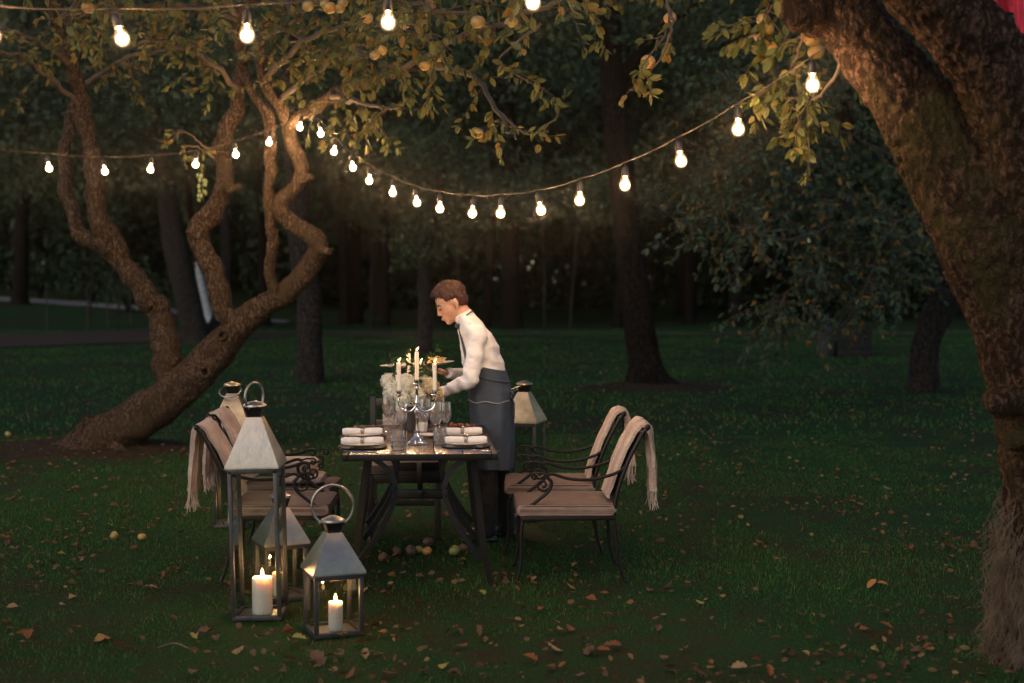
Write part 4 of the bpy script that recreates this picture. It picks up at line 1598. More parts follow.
# far side plates & votive
c = TP(423, 431)
v = empty('votive_cup', c, 'small white votive cup behind the candelabrum foot', 'cup')
MB().lathe([(0, 0), (.024, 0), (.030, .05), (.027, .05), (.022, .004), (0, .004)], 20).build('cup', 'porcelain', v)
c = TP(421, 437)
v = empty('side_plate', c + Vector((.05, 0, 0)), 'small white side plate right of the candelabrum foot', 'plate')
MB().lathe([(a * .55, b * .8) for a, b in plate_prof], 28).build('dish', 'porcelain', v)


def candelabrum(p, rz, z1, z2, arm, lab, hs=(.172, .172, .166)):
    t = empty('candelabrum', p, lab, 'candelabrum', 'silver three-arm candelabra', rz)
    MB().lathe([(0, 0), (.060, 0), (.062, .004), (.055, .012), (.036, .022), (.022, .040), (.014, .055), (.011, .06)], 32).build('foot', 'silver', t)
    s = [(.011, .06), (.017, .066), (.018, .074), (.010, .082), (.009, .10), (.0075, .14), (.009, .165), (.016, .175), (.018, .185), (.010, .195), (.008, .21), (.014, .225), (.016, .235), (.009, .25), (.007, z1 - .04), (.012, z1 - .03), (.008, z1 - .02)]
    MB().lathe(s, 20).build('stem', 'silver', t)
    for sgn in (-1, 1):
        a = MB()
        a.tube([(0, 0, .22), (sgn * arm * .35, 0, .185), (sgn * arm * .8, 0, .195), (sgn * arm * 1.02, 0, .225), (sgn * arm, 0, z2 - .025)], [.006, .006, .0055, .005, .005], 8, sub=5)
        sp_ = []
        for i in range(20):
            th = i / 19 * 4.5
            rr = .018 * (1 - i / 24)
            sp_.append((sgn * (arm * .45 + rr * math.cos(th) * 1), 0, .212 + rr * math.sin(th)))
        a.tube(sp_, .003, 6)
        a.build('arm', 'silver', t)
    cupp = [(0, -.022), (.008, -.02), (.012, -.014), (.022, -.010), (.024, -.006), (.013, -.003), (.014, .004), (.0165, .016), (.018, .018), (.014, .018), (.013, .003), (0, .002)]
    for (x, z, h, lb) in ((-arm, z2, hs[0], 'left'), (0, z1, hs[1], 'middle'), (arm, z2, hs[2], 'right')):
        MB().lathe(cupp, 20, (x, 0, z)).build('cup', 'silver', t)
    c_, s_ = math.cos(rz), math.sin(rz)
    which = 'front' if 'front' in lab else 'rear'
    for (x, z, h, lb) in ((-arm, z2, hs[0], 'left'), (0, z1, hs[1], 'tallest middle'), (arm, z2, hs[2], 'right')):
        candle((p[0] + x * c_, p[1] + x * s_, p[2] + z + .002), .0108, h, 'ivory taper candle, the ' + lb + ' one on the ' + which + ' candelabrum', 'taper candles on the candelabra', 'wax', power=.30, flame=.62, lean=(.6, 0), name='taper_candle')


candelabrum(TP(417, 444), .05, .345, .285, .1, 'silver three-arm candelabrum at the front of the table')
candelabrum(TP(409, 423.5), .55, .31, .255, .085, 'silver three-arm candelabrum at the rear, half behind the flowers', (.13, .135, .13))

# bouquet
c = TP(411, 430)
vz = empty('flower_vase', c, 'dark glass vase in the middle of the table holding the flowers', 'vase')
MB().lathe([(0, 0), (.045, 0), (.048, .01), (.048, .14), (.044, .14), (.043, .012), (0, .01)], 24).build('body', 'plate_dark', vz)
bq = empty('bouquet', c + Vector((0, 0, .14)), 'bouquet of white hydrangeas and green sprigs between the candles', 'flowers')
random.seed(17)
for (px, py, dy, r, m) in ((394, 392, -.05, .062, 'blossom'), (406, 384, -.08, .060, 'blossom'), (416, 394, -.06, .055, 'blossom'), (402, 398, -.10, .050, 'blossom'), (430, 386, -.03, .052, 'blossom_cream'), (437, 394, 0, .042, 'blossom_cream'), (388, 381, .05, .042, 'blossom'), (420, 380, .04, .05, 'blossom')):
    cc = P(px, py, c.y + dy)
    f = MB()
    for _ in range(int(420 * r / .06)):
        d = Vector((random.gauss(0, 1), random.gauss(0, 1), random.gauss(0, 1))).normalized()
        q = cc + d * r * random.uniform(.78, 1.06)
        R = quatz(d + Vector((random.gauss(0, .45), random.gauss(0, .45), random.gauss(0, .45)))).to_matrix() @ Matrix.Rotation(random.uniform(0, 6), 3, 'Z')
        s_ = random.uniform(.009, .014)
        vs = []
        for k in range(4):
            a = k * PI / 2
            vs += [q + R @ Vector((s_ * .25 * math.cos(a), s_ * .25 * math.sin(a), 0)), q + R @ Vector((s_ * math.cos(a - .45), s_ * math.sin(a - .45), .002)), q + R @ Vector((s_ * 1.15 * math.cos(a), s_ * 1.15 * math.sin(a), -.001)), q + R @ Vector((s_ * math.cos(a + .45), s_ * math.sin(a + .45), .002))]
        f.add(vs, [(i, i + 1, i + 2, i + 3) for i in (0, 4, 8, 12)])
    f.ell(cc, r * .70, None, 12, 8)
    f.build('blossom', m, bq, bq.location)
gf = Foliage(); gt = MB()
b0 = bq.location + Vector((0, 0, .03))
for (px, py, dy) in ((397, 358, .05), (394, 366, 0), (388, 374, .0), (411, 356, .08), (404, 362, .02), (428, 358, .05), (432, 365, 0), (436, 372, .03), (424, 372, -.05), (414, 366, 0), (441, 384, 0), (427, 350, .1), (412, 372, -.05), (384, 386, 0), (424, 404, -.06), (410, 404, -.08), (432, 402, -.03)):
    e = P(px, py, c.y + dy)
    d = e - b0
    gf.spray(gt, b0 + d * .25, d, d.length * .8, .045, .014, droop=.05, rad=.0018)
link('leaves', gf.mesh('leaves', bq.location, True, .45), 'leaf_bouquet', bq)
gt.build('stems', 'salad', bq, bq.location)

# ------------------------------------------------------------------ armchairs
def scroll(c, r, turns, sgn, start, n=26):
    out = []
    for i in range(n + 1):
        t = i / n
        a = start + sgn * turns * 2 * PI * t
        rr = r * (1 - .72 * t)
        out.append(Vector((c[0] + rr * math.cos(a), c[1], c[2] + rr * math.sin(a))))
    return out


def make_armchair():
    t = empty('armchair', (0, 0, 0), 'x', 'armchair', 'wrought iron armchairs round the table')
    W = .235
    for sy in (-1, 1):
        y = sy * W
        m = MB()
        m.tube([(.25, y, .365), (.262, y, .27), (.262, y, .12), (.285, y, .008)], [.0115, .011, .010, .009], 8, sub=5)
        m.ell((.288, y, .008), (.016, .012, .008), None, 10, 6)
        m.build('leg', 'iron', t)
        m = MB()
        m.tube([(-.25, y, .365), (-.262, y, .26), (-.275, y, .12), (-.31, y, .008)], [.0115, .011, .010, .009], 8, sub=5)
        m.ell((-.312, y, .008), (.016, .012, .008), None, 10, 6)
        m.build('leg', 'iron', t)
        a = MB()
        # arm: rises from the front corner, sweeps back to the post
        a.tube([(.25, y, .37), (.24, y, .405), (.17, y, .46), (.112, y, .51), (.095, y, .56), (.120, y, .592), (.09, y, .606), (.0, y, .580), (-.12, y, .575), (-.25, y, .605), (-.318, y, .645)], .0095, 8, sub=6)
        a.tube([Vector((.110, y, .515))] + scroll((.142, y, .545), .036, 1.25, 1, PI * 1.1), .0065, 7)
        a.tube([Vector((.105, y, .598)), Vector((.15, y, .612))] + scroll((.185, y, .592), .022, 1.1, -1, PI * .7), .006, 7)
        a.build('armrest', 'iron', t)
    m = MB()
    for sy in (-1, 1):
        m.box((0, sy * W, .36), (.52, .022, .022), bev=.003)
    for sx in (-1, 1):
        m.box((sx * .25, 0, .36), (.022, 2 * W - .03, .022), bev=.003)
    for k in range(6):
        m.box((-.2 + .08 * k, 0, .363), (.02, 2 * W - .03, .005))
    m.build('seat_frame', 'iron', t)
    # cushion
    c = MB()
    c.box((.01, 0, .405), (.56, .50, .062), bev=.024)
    me = c.mesh('cushion')
    o = link('cushion', me, 'cushion', t)
    p_ = MB()
    for z in (.431, .379):
        L = .255; Wd = .228; r = .03
        pts = []
        for (cx, cy, a0) in ((L - r + .01, Wd - r + .0, 0), (-L + r + .01, Wd - r, PI / 2), (-L + r + .01, -Wd + r, PI), (L - r + .01, -Wd + r, 1.5 * PI)):
            for k in range(5):
                a = a0 + k * PI / 8
                pts.append((cx + (r + .018) * math.cos(a), cy + (r + .018) * math.sin(a), z))
        pts.append(pts[0])
        p_.tube(pts, .005, 6)
    p_.build('piping', 'cushion', o)
    # back
    b = MB()
    for sy in (-1, 1):
        b.tube([(-.25, sy * W, .365), (-.265, sy * W, .485), (-.32, sy * W, .655), (-.40, sy * W, .815), (-.425, sy * W, .850)], [.0115, .0115, .011, .011, .010], 8, sub=5)
    b.tube([(-.405, -W, .830), (-.41, -W * .5, .845), (-.41, 0, .850), (-.41, W * .5, .845), (-.405, W, .830)], .011, 8, sub=4)
    b.tube([(-.262, -W, .465), (-.262, W, .465)], .009, 8)
    for k in range(-3, 4):
        y = k * .06
        b.tube([(-.264, y, .465), (-.31, y, .615), (-.375, y, .755), (-.408, y, .840)], .006, 6, sub=4)
    for sgn in (-1, 1):
        pts = [(Vector((-.325 + (q.z - .72) * -.38, q.x, q.z - .065))) for q in [Vector((sgn * (.03 + .05 * math.cos(a)), 0, .72 + .05 * math.sin(a))) for a in np.linspace(0, 5.2, 20)]]
        b.tube(pts, .0055, 6)
    b.build('backrest', 'iron', t)
    for sy in (-1, 1):
        f = MB()
        f.ell((-.435, sy * W, .863), (.017, .017, .017), None, 12, 8)
        f.tube([(-.425, sy * W, .845), (-.43, sy * W, .855)], .013, 8)
        f.build('finial', 'iron', t)
    return t


ch = make_armchair()
spots = [(.305, 8.02, PI + .03, 'front right armchair facing the table, striped cushion, blanket on its back'),
         (.245, 8.80, PI - .02, 'rear right armchair facing the table, the one closer to the waiter'),
         (-1.30, 8.02, .02, 'front left armchair facing the table, behind the tall front lantern'),
         (-1.36, 8.64, -.03, 'rear left armchair facing the table, with a folded blanket on its seat')]
chairs = []
for i, (x, y, a, lab) in enumerate(spots):
    o = ch if i == 0 else copy_tree(ch)
    o.location = ground(x, y)
    o.rotation_euler.z = a
    o['label'] = lab
    chairs.append(o)


def make_blanket(seed, front_z, back_z, y0, wd, sway):
    """draped over an armchair back; chair-local coordinates"""
    random.seed(seed)
    prof = [(-.215, front_z - .065), (-.235, .535), (-.285, .675), (-.345, .795), (-.385, .858), (-.418, .880), (-.450, .868), (-.468, .825), (-.480, .715), (-.492, .61), (-.495, back_z - .065)]
    # thickness via offset
    pts, _ = catmull([Vector((a, 0, b)) for a, b in prof], [1] * len(prof), 5)
    n = len(pts)
    ny = 15
    vs, fs = [], []
    for layer in (0, 1):
        for i, p in enumerate(pts):
            t = (pts[min(i + 1, n - 1)] - pts[max(i - 1, 0)]).normalized()
            nn = Vector((t.z, 0, -t.x))
            u = i / (n - 1)
            for j in range(ny):
                v_ = j / (ny - 1) - .5
                wid = wd * (1 - .18 * max(0, u - .55) / .45)
                rip = .009 * math.sin(v_ * 22 + u * 3 + seed * 1.7) * (.35 + u) + .016 * noise.noise(Vector((u * 4, v_ * 6, seed))) + .007 * noise.noise(Vector((u * 14, v_ * 12, seed)))
                if u > .6:
                    rip += .012 * math.sin(v_ * 30 + seed) * (u - .6) / .4
                off = (.0 if layer else .016)
                q = p - nn * (off + rip)
                if layer and u < .5:
                    pass
                vs.append((q.x, y0 + v_ * wid + sway * max(0, u - .5), q.z))
    def idx(l, i, j): return l * n * ny + i * ny + j
    for i in range(n - 1):
        for j in range(ny - 1):
            fs.append((idx(0, i, j), idx(0, i, j + 1), idx(0, i + 1, j + 1), idx(0, i + 1, j)))
            fs.append((idx(1, i, j), idx(1, i + 1, j), idx(1, i + 1, j + 1), idx(1, i, j + 1)))
        for j, s in ((0, 1), (ny - 1, -1)):
            q = (idx(0, i, j), idx(0, i + 1, j), idx(1, i + 1, j), idx(1, i, j))
            fs.append(q if s > 0 else q[::-1])
    for i in (0, n - 1):
        for j in range(ny - 1):
            fs.append((idx(0, i, j), idx(1, i, j), idx(1, i, j + 1), idx(0, i, j + 1)))
    m = MB(); m.add(vs, fs)
    f = MB()
    ends = [Vector(vs[idx(1, n - 1, j)]).lerp(Vector(vs[idx(0, n - 1, j)]), .5) for j in range(ny)]
    for k in range(26):
        q = k / 25 * (ny - 1)
        i = min(int(q), ny - 2)
        p = ends[i].lerp(ends[i + 1], q - i)
        L = random.uniform(.085, .12)
        f.tube([p + Vector((0, 0, .01)), p + Vector((random.gauss(0, .006), random.gauss(0, .005), -L * .5)), p + Vector((random.gauss(0, .012), random.gauss(0, .008), -L))], [.0035, .003, .002], 5)
    return m, f


def blanket_on(chair, seed, y0, wd, lab, front_z=.53, back_z=.56, sway=0):
    t = empty('blanket', chair.location, lab, 'blanket', 'fringed blankets draped over chair backs', chair.rotation_euler.z)
    m, f = make_blanket(seed, front_z, back_z, y0, wd, sway)
    m.build('cloth', 'blanket', t)
    f.build('fringe', 'blanket', t)
    return t


blanket_on(chairs[0], 1, .02, .33, 'fringed beige blanket over the back of the front right armchair', sway=.03)
blanket_on(chairs[1], 2, .04, .32, 'fringed beige blanket over the back of the rear right armchair', back_z=.60)
blanket_on(chairs[2], 3, -.06, .30, 'fringed beige blanket over the back of the front left armchair', sway=-.02)
blanket_on(chairs[3], 4, -.02, .30, 'fringed beige blanket over the back of the rear left armchair')
# folded blanket on the rear left seat
t = empty('folded_blanket', (-1.33, 8.56, .448), 'thick folded beige blanket lying on the seat of the rear left armchair', 'blanket')
m = MB()
def slab(c, L, w_, h_, rnd=3):
    secs = []
    for i in range(15):
        u = -1 + 2 * i / 14
        k = (1 - abs(u) ** 10 * .3)
        secs.append(((c[0] + u * L / 2, c[1], c[2]), (0, w_ / 2 * k, 0), (0, 0, h_ / 2 * k)))
    m.loft(secs, 28, lambda t_, a: (1 / max(abs(math.cos(a)), abs(math.sin(a))) ** .62) * (1 + .02 * math.sin(t_ * 9 + a * 3)))
slab((0.05, -.01, .032), .30, .26, .058)
slab((0.02, 0.0, .105), .27, .22, .092)
m.build('cloth', 'blanket', t)

# wooden chair at the far end
wc = empty('dining_chair', ground(-.70, 9.27), 'dark wooden chair at the far head of the table, facing the camera', 'chair', None, math.radians(2))
for sx in (-1, 1):
    MB().box((sx * .215, -.21, .215), (.04, .04, .43), bev=.004).build('leg', 'dark_wood', wc)
    MB().tube([(sx * .215, .21, 0), (sx * .215, .20, .43)], .025, 4, flat=(1, 1, 0)).build('leg', 'dark_wood', wc)
    MB().tube([(sx * .225, .205, .42), (sx * .225, .225, .66), (sx * .225, .26, .885)], .024, 4, flat=(1, 1, 0)).build('back_post', 'dark_wood', wc)
m = MB()
for z in (.84, .70, .57):
    m.box((0, .20 + (z - .43) * .12, z), (.41, .02, .06), bev=.004)
m.build('backrest', 'dark_wood', wc)
m = MB()
m.box((0, -.22, .40), (.39, .02, .06), bev=.003); m.box((0, .21, .40), (.39, .02, .06), bev=.003)
m.box((-.215, 0, .39), (.02, .37, .06), bev=.003); m.box((.215, 0, .39), (.02, .37, .06), bev=.003)
m.box((0, -.215, .24), (.39, .018, .035), bev=.003)
m.build('seat_frame', 'dark_wood', wc)
MB().box((0, -.01, .462), (.49, .49, .065), bev=.02).build('cushion', 'cushion', wc)
bl = empty('blanket', wc.location, 'narrow beige blanket over the back of the wooden chair at the table head', 'blanket', 'fringed blankets draped over chair backs', wc.rotation_euler.z)
m = MB()
vs, fs = [], []
pr = [(.135, .50), (.165, .62), (.205, .80), (.225, .90), (.262, .925), (.30, .90), (.30, .75), (.295, .55)]
pp, _ = catmull([Vector((0, a, b)) for a, b in pr], [1] * len(pr), 4)
for layer in (0, 1):
    for i, p in enumerate(pp):
        tt = (pp[min(i + 1, len(pp) - 1)] - pp[max(i - 1, 0)]).normalized()
        nn = Vector((0, -tt.z, tt.y))
        for j in range(9):
            u = j / 8
            q = p + nn * (.014 * layer + .004 * math.sin(u * 14))
            vs.append((-.155 + .30 * u, q.y, q.z))
N = len(pp)
for l in (0, 1):
    for i in range(N - 1):
        for j in range(8):
            b_ = l * N * 9 + i * 9 + j
            fs.append((b_, b_ + 1, b_ + 10, b_ + 9))
for i in range(N - 1):
    for j in (0, 8):
        fs.append((i * 9 + j, (i + 1) * 9 + j, N * 9 + (i + 1) * 9 + j, N * 9 + i * 9 + j))
m.add(vs, fs)
m.build('cloth', 'blanket', bl)

# ------------------------------------------------------------------ waiter
WY = 9.12


def W_(px, py, dy=0):
    return P(px, py, WY + dy)


WO = Vector((P(495, 500, WY).x, WY, 0))
man = empty('person', WO, 'waiter in white shirt, bow tie and grey apron leaning over the table', 'person')

# head frame: local x forward, y left, z up
yaw = math.radians(180 + 14)
pitch = math.radians(28)
HR = Matrix.Rotation(yaw, 3, 'Z') @ Matrix.Rotation(pitch, 3, 'Y')
HC = W_(451.5, 303)
HS = 1.0


def H(x, y, z):
    return HC + HR @ (Vector((x, y, z)) * HS)


body = MB()
def hell(c, r, extra=None):
    R = HR if extra is None else HR @ extra
    body.ell(H(*c), tuple(q * HS for q in r), R, 24, 16)
hell((-.012, 0, .038), (.102, .078, .092))
hell((.030, 0, -.015), (.066, .066, .090))
hell((.040, 0, -.070), (.050, .047, .045))
hell((.066, 0, -.098), (.026, .026, .020))
hell((.050, .036, -.028), (.034, .026, .028)); hell((.050, -.036, -.028), (.034, .026, .028))
hell((.076, .026, .020), (.020, .026, .011)); hell((.076, -.026, .020), (.020, .026, .011))
body.caps(H(.090, 0, .012), .0095, H(.106, 0, -.027), .0105)
hell((.096, .010, -.033), (.012, .009, .008)); hell((.096, -.010, -.033), (.012, .009, .008))
hell((.090, 0, -.060), (.013, .024, .007)); hell((.087, 0, -.073), (.013, .021, .008))
for s in (-1, 1):
    body.ell(H(-.012, s * .080, -.005), (.017 * HS, .008 * HS, .027 * HS), HR @ Matrix.Rotation(s * -.3, 3, 'Z'), 14, 10)
    body.ell(H(-.008, s * .079, -.030), (.011 * HS, .008 * HS, .012 * HS), HR, 10, 8)
neck0 = H(-.028, 0, -.055); neck1 = W_(467.5, 322)
body.caps(neck0, .054, neck1, .060, 18)
# torso + limbs
sh_n, el_n, wr_n = W_(478, 333.5, -.155), W_(470.5, 381, -.235), W_(442.5, 392, -.10)
sh_f, el_f, wr_f = W_(467, 331, .17), W_(472, 377, .27), W_(450, 373, .10)
hip = W_(490, 395)
tsecs = [(490, 402, .095, .13), (488, 380, .085, .115), (484.5, 360, .085, .125), (479, 343, .085, .135), (473.5, 331, .075, .145), (469, 321, .045, .08)]
body.loft([(W_(a, b), Vector((hx, 0, 0)), Vector((0, hy, 0))) for a, b, hx, hy in tsecs], 28)
for sh, el, wr in ((sh_n, el_n, wr_n), (sh_f, el_f, wr_f)):
    body.caps(sh, .042, el, .032); body.caps(el, .032, wr, .023)
    body.ell(sh, .048, None, 16, 10)
legs = [((488, 400, -.09), (487, 468, -.10), (487, 530, -.09)), ((494, 400, .09), (500, 468, .10), (506, 527, .10))]
for a, b, c in legs:
    body.caps(W_(a[0], a[1] + 8, a[2] * .75), .066, W_(*b), .05); body.caps(W_(*b), .055, W_(*c), .038)
    body.caps(W_(*c), .036, W_(*c) + Vector((-.12, 0, -.05)), .028)


def hand(wr, d, n, side, curl=.5, thumb_up=1, grip=None, s=1.0):
    """d: direction of the hand; n: palm normal (direction the palm faces); side: +1/-1 for the thumb side along n x d"""
    d = Vector(d).normalized(); n = Vector(n); n = (n - d * n.dot(d)).normalized()
    w = n.cross(d) * side
    R = Matrix((d, w, n)).transposed()
    pc = wr + d * .050 * s
    body.ell(pc, (.050 * s, .040 * s, .016 * s), R, 16, 10)
    body.caps(wr, .026 * s, wr + d * .03 * s, .024 * s)
    for k, (off, L) in enumerate(((.030, .078), (.010, .086), (-.010, .080), (-.029, .062))):
        p0 = wr + d * .088 * s + w * off * s
        a = 0
        p = p0
        for j, f in enumerate((.42, .33, .25)):
            a += curl * (.45 if j == 0 else .75) * (1 + .06 * k)
            q = p + (d * math.cos(a) + n * math.sin(a)) * L * f * s + w * off * .12 * s
            body.caps(p, (.0095 - .001 * j) * s, q, (.0088 - .001 * j) * s, 10)
            p = q
    t0 = wr + d * .025 * s + w * .030 * s
    t1 = t0 + (d * .6 + w * .75 + n * .35).normalized() * .042 * s
    t2 = t1 + (d * .85 + w * .15 + n * .6 * curl).normalized() * .034 * s
    body.caps(t0, .013 * s, t1, .0105 * s, 10); body.caps(t1, .0105 * s, t2, .009 * s, 10)


hand(wr_n, (-1, .30, -.12), (.1, -.2, -1), 1, .75)
hand(wr_f, (-1, -.15, .10), (0, 0, 1), 1, .35)
me = fuse(body, 'body', .0052, 2, WO)
link('body', me, 'skin', man)

# face details
for s in (-1, 1):
    MB().tube([H(.093, s * .012, .024), H(.092, s * .028, .029), H(.076, s * .052, .022)], [.004, .0052, .003], 6, sub=3).build('eyebrow', 'brow', man, WO)
    e = MB().ell(H(.084, s * .029, .006), (.011, .013, .006), HR, 12, 8)
    eo = e.build('eyelid', 'skin', man, WO)
    MB().tube([H(.091, s * .016, .002), H(.0955, s * .029, .000), H(.082, s * .046, .002)], [.002, .0038, .0022], 6, sub=3).build('lashes_socket_shade', 'brow', man, WO)  # lashes drawn oversized and dark to imitate shade in the eye socket
MB().tube([H(.098, -.020, -.066), H(.1035, 0, -.065), H(.098, .020, -.066)], [.003, .0055, .003], 8, sub=4).build('mouth', 'lip', man, WO)

# hair: short sides, longer top swept forward
hb_ = MB()
hb_.ell(H(-.022, 0, .062), (.102, .0795, .078), HR @ Matrix.Rotation(-.10, 3, 'Y'), 26, 18)
hb_.ell(H(.008, 0, .106), (.086, .064, .040), HR @ Matrix.Rotation(.12, 3, 'Y'), 22, 14)
hb_.ell(H(.060, .004, .100), (.032, .052, .022), HR @ Matrix.Rotation(.5, 3, 'Y'), 18, 12)
hb_.ell(H(-.070, 0, .005), (.042, .066, .066), HR, 20, 12)
for s in (-1, 1):
    hb_.ell(H(.006, s * .068, .048), (.040, .012, .030), HR, 14, 10)
for s in (-1, 1):
    hb_.ell(H(-.022, s * .066, .046), (.048, .016, .030), HR, 14, 10)
    hb_.ell(H(-.050, s * .060, .012), (.034, .022, .050), HR, 14, 10)
me = fuse(hb_, 'hair', .004, 3, WO)
displace(me, .0035, 110, (1, 1, .35))
displace(me, .004, 22)
hair_o = link('hair', me, 'hair', man)
random.seed(41)
hs_ = MB()
vv = [v for v in me.vertices]
HI = HR.inverted()
for _ in range(3200):
    v_ = random.choice(vv)
    n_ = v_.normal
    lp = HI @ (v_.co + WO - HC)
    fl_ = Vector((.75 if lp.z > .06 else .05, 0, -.25 if lp.z > .06 else -1.0))
    fl_ = HR @ (fl_ + Vector((random.gauss(0, .28), random.gauss(0, .28), random.gauss(0, .2))))
    fl_ = (fl_ - n_ * fl_.dot(n_)).normalized()
    L = random.uniform(.010, .020) if lp.z > .05 else random.uniform(.006, .011)
    p0 = v_.co + WO - n_ * .001
    hs_.tube([p0, p0 + fl_ * L * .5 + n_ * L * .22, p0 + fl_ * L + n_ * L * .16], [.0011, .0010, .0004], 3, cap=False)
hs_.build('strands', 'hair', hair_o, WO)

# shirt
sh = MB()
ssecs = [(490, 396, .118, .165), (489, 384, .116, .16), (487, 372, .118, .158), (484, 356, .124, .168), (480, 342, .120, .182), (475, 330, .106, .188), (471, 321, .078, .15), (467.5, 315, .056, .075)]
sh.loft([(W_(a, b), Vector((hx, 0, -hx * .22)), Vector((0, hy, 0))) for a, b, hx, hy in ssecs], 32)
for (s0, e0, w0) in ((sh_n, el_n, wr_n), (sh_f, el_f, wr_f)):
    sh.caps(neck1 + Vector((0, 0, -.03)), .050, s0 + Vector((0, 0, -.004)), .058)
    m1 = s0.lerp(e0, .5); m2 = e0.lerp(w0, .55)
    sh.ell(s0 + Vector((0, 0, .0)), (.060, .056, .060), None, 18, 12)
    sh.caps(s0, .060, m1, .055); sh.caps(m1, .058, e0 + Vector((0, 0, .005)), .051)
    sh.caps(e0 + Vector((0, 0, .005)), .051, m2, .044); sh.caps(m2, .044, w0, .034)
    d = (w0 - e0).normalized()
    sh.tube([w0 - d * .02, w0 + d * .018], [.039, .037], 16)
# collar
ck = (neck0 - neck1).normalized()
sh.tube([neck1 - ck * .01, neck1 + ck * .060], [.068, .061], 22)
me = fuse(sh, 'shirt', .0065, 3, WO)
displace(me, .006, 9, (1.5, .8, 2.0))
for v_ in me.vertices:   # cloth gathers above the waist, round the elbow and at the armpit
    wz = v_.co + WO
    for c0, rad, amp, fr_ in ((el_n, .14, .008, 80), (W_(484, 366, -.1), .15, .012, 58), (sh_n + Vector((.03, 0, -.08)), .14, .011, 62), (el_n.lerp(wr_n, .5), .11, .005, 100), (W_(498, 358, -.05), .12, .011, 60), (sh_n.lerp(el_n, .5), .10, .006, 70)):
        d_ = (wz - c0).length
        if d_ < rad:
            k_ = (1 - d_ / rad)
            v_.co += v_.normal * amp * k_ * math.sin(fr_ * (wz.z * .8 + wz.x * .55 + .03 * noise.noise(wz * 9)))
me.update()
link('shirt', me, 'shirt', man)
# bow tie and neck strap
bc = W_(456.5, 325.5, -.025)
bt = MB()
for s in (-1, 1):
    bt.loft([(bc + Vector((0, 0, 0)), (.004, 0, 0), (0, 0, .007)), (bc + Vector((-.004, s * .02, .0)), (.007, 0, 0), (0, 0, .014)), (bc + Vector((.004, s * .045, .002)), (.006, 0, 0), (0, 0, .019)), (bc + Vector((.006, s * .05, .002)), (.003, 0, 0), (0, 0, .017))], 12)
bt.ell(bc, (.010, .010, .011), None, 10, 8)
bt.build('bow_tie', 'bowtie', man, WO)
# apron
ap_ = MB()
asecs = [(486, 366, .132, .168), (488, 376, .134, .172), (490, 390, .140, .184), (491, 402, .142, .190), (492, 425, .136, .196), (492.5, 448, .134, .200), (492.5, 466, .132, .204)]
AC = [(W_(a, b), Vector((hx, 0, -hx * (.22 if i < 2 else .06))), Vector((0, hy, 0))) for i, (a, b, hx, hy) in enumerate(asecs)]
cs = []
for i in range(len(AC) - 1):
    for k in range(6):
        t_ = k / 6
        cs.append(tuple(AC[i][q].lerp(AC[i + 1][q], t_) for q in range(3)))
cs.append(AC[-1])
ap_.loft(cs, 72, lambda t_, a: 1 + .055 * t_ * math.sin(6 * a + 1.6 * math.sin(3 * t_)) + .03 * t_ * math.sin(11 * a + 2 * t_) + .016 * math.sin(4 * a + 11 * t_) + .012 * noise.noise(Vector((math.cos(a) * 4, math.sin(a) * 4, t_ * 5))))
apr = ap_.build('apron', 'apron', man, WO)
# light hem along the fold
hm = MB()
pts = []
c_, A_, B_ = W_(491, 400), .147, .194
for k in range(30):
    a = math.radians(185 + 135 * k / 29)
    pts.append(c_ + Vector((A_ * math.cos(a), B_ * math.sin(a), .006 * math.sin(k * .5))))
hm.tube(pts, .0035, 6)
hm.build('fold_edge', 'apron_edge', apr, WO)
# band, knot and strings
bd = MB()
pts = [W_(488, 377) + Vector((.137 * math.cos(a), .176 * math.sin(a), -.03 * math.cos(a))) for a in np.linspace(0, 2 * PI, 40)]
bd.tube(pts, .008, 6)
kn = W_(508, 388, -.03)
bd.ell(kn, (.02, .025, .02), None, 12, 8)
for s, q in ((-1, (.02, -.05, -.06)), (1, (.035, .02, -.07)), (1, (.02, -.02, -.24)), (-1, (.04, -.03, -.19))):
    e_ = kn + Vector(q)
    bd.loft([(kn, (.006, 0, 0), (0, .010, 0)), (kn.lerp(e_, .5) + Vector((.018, 0, 0)), (.006, 0, 0), (0, .022, 0)), (e_, (.005, 0, 0), (0, .018, 0))], 10)
bd.build('waist_tie', 'apron', apr, WO)
# bib
bb = MB()
vs, fs = [], []
for i in range(12):
    for j in range(9):
        u, v_ = i / 11, j / 8 - .5
        hw = .13 * (1 - u) + .05 * u
        c0 = W_(486 - 13 * u, 372 - 45 * u)
        r = .122 - .022 * u
        a = v_ * 2 * hw / .17
        vs.append(c0 + Vector((-r * math.cos(a), .17 * math.sin(a), r * .22)))
for i in range(11):
    for j in range(8):
        b_ = i * 9 + j
        fs.append((b_, b_ + 1, b_ + 10, b_ + 9))
bb.add(vs, fs)
bo = bb.build('bib', 'apron', apr, WO)
md = bo.modifiers.new('s', 'SOLIDIFY'); md.thickness = .004; md.offset = 0
st = MB()
for s in (-1, 1):
    pts = [W_(459, 330, s * .07) , W_(460, 324, s * .075), W_(466, 316, s * .078), W_(471, 312, s * .05), W_(473, 311.5, 0)]
    st.tube(pts, .0045, 6, sub=5)
st.build('neck_strap', 'bowtie', apr, WO)
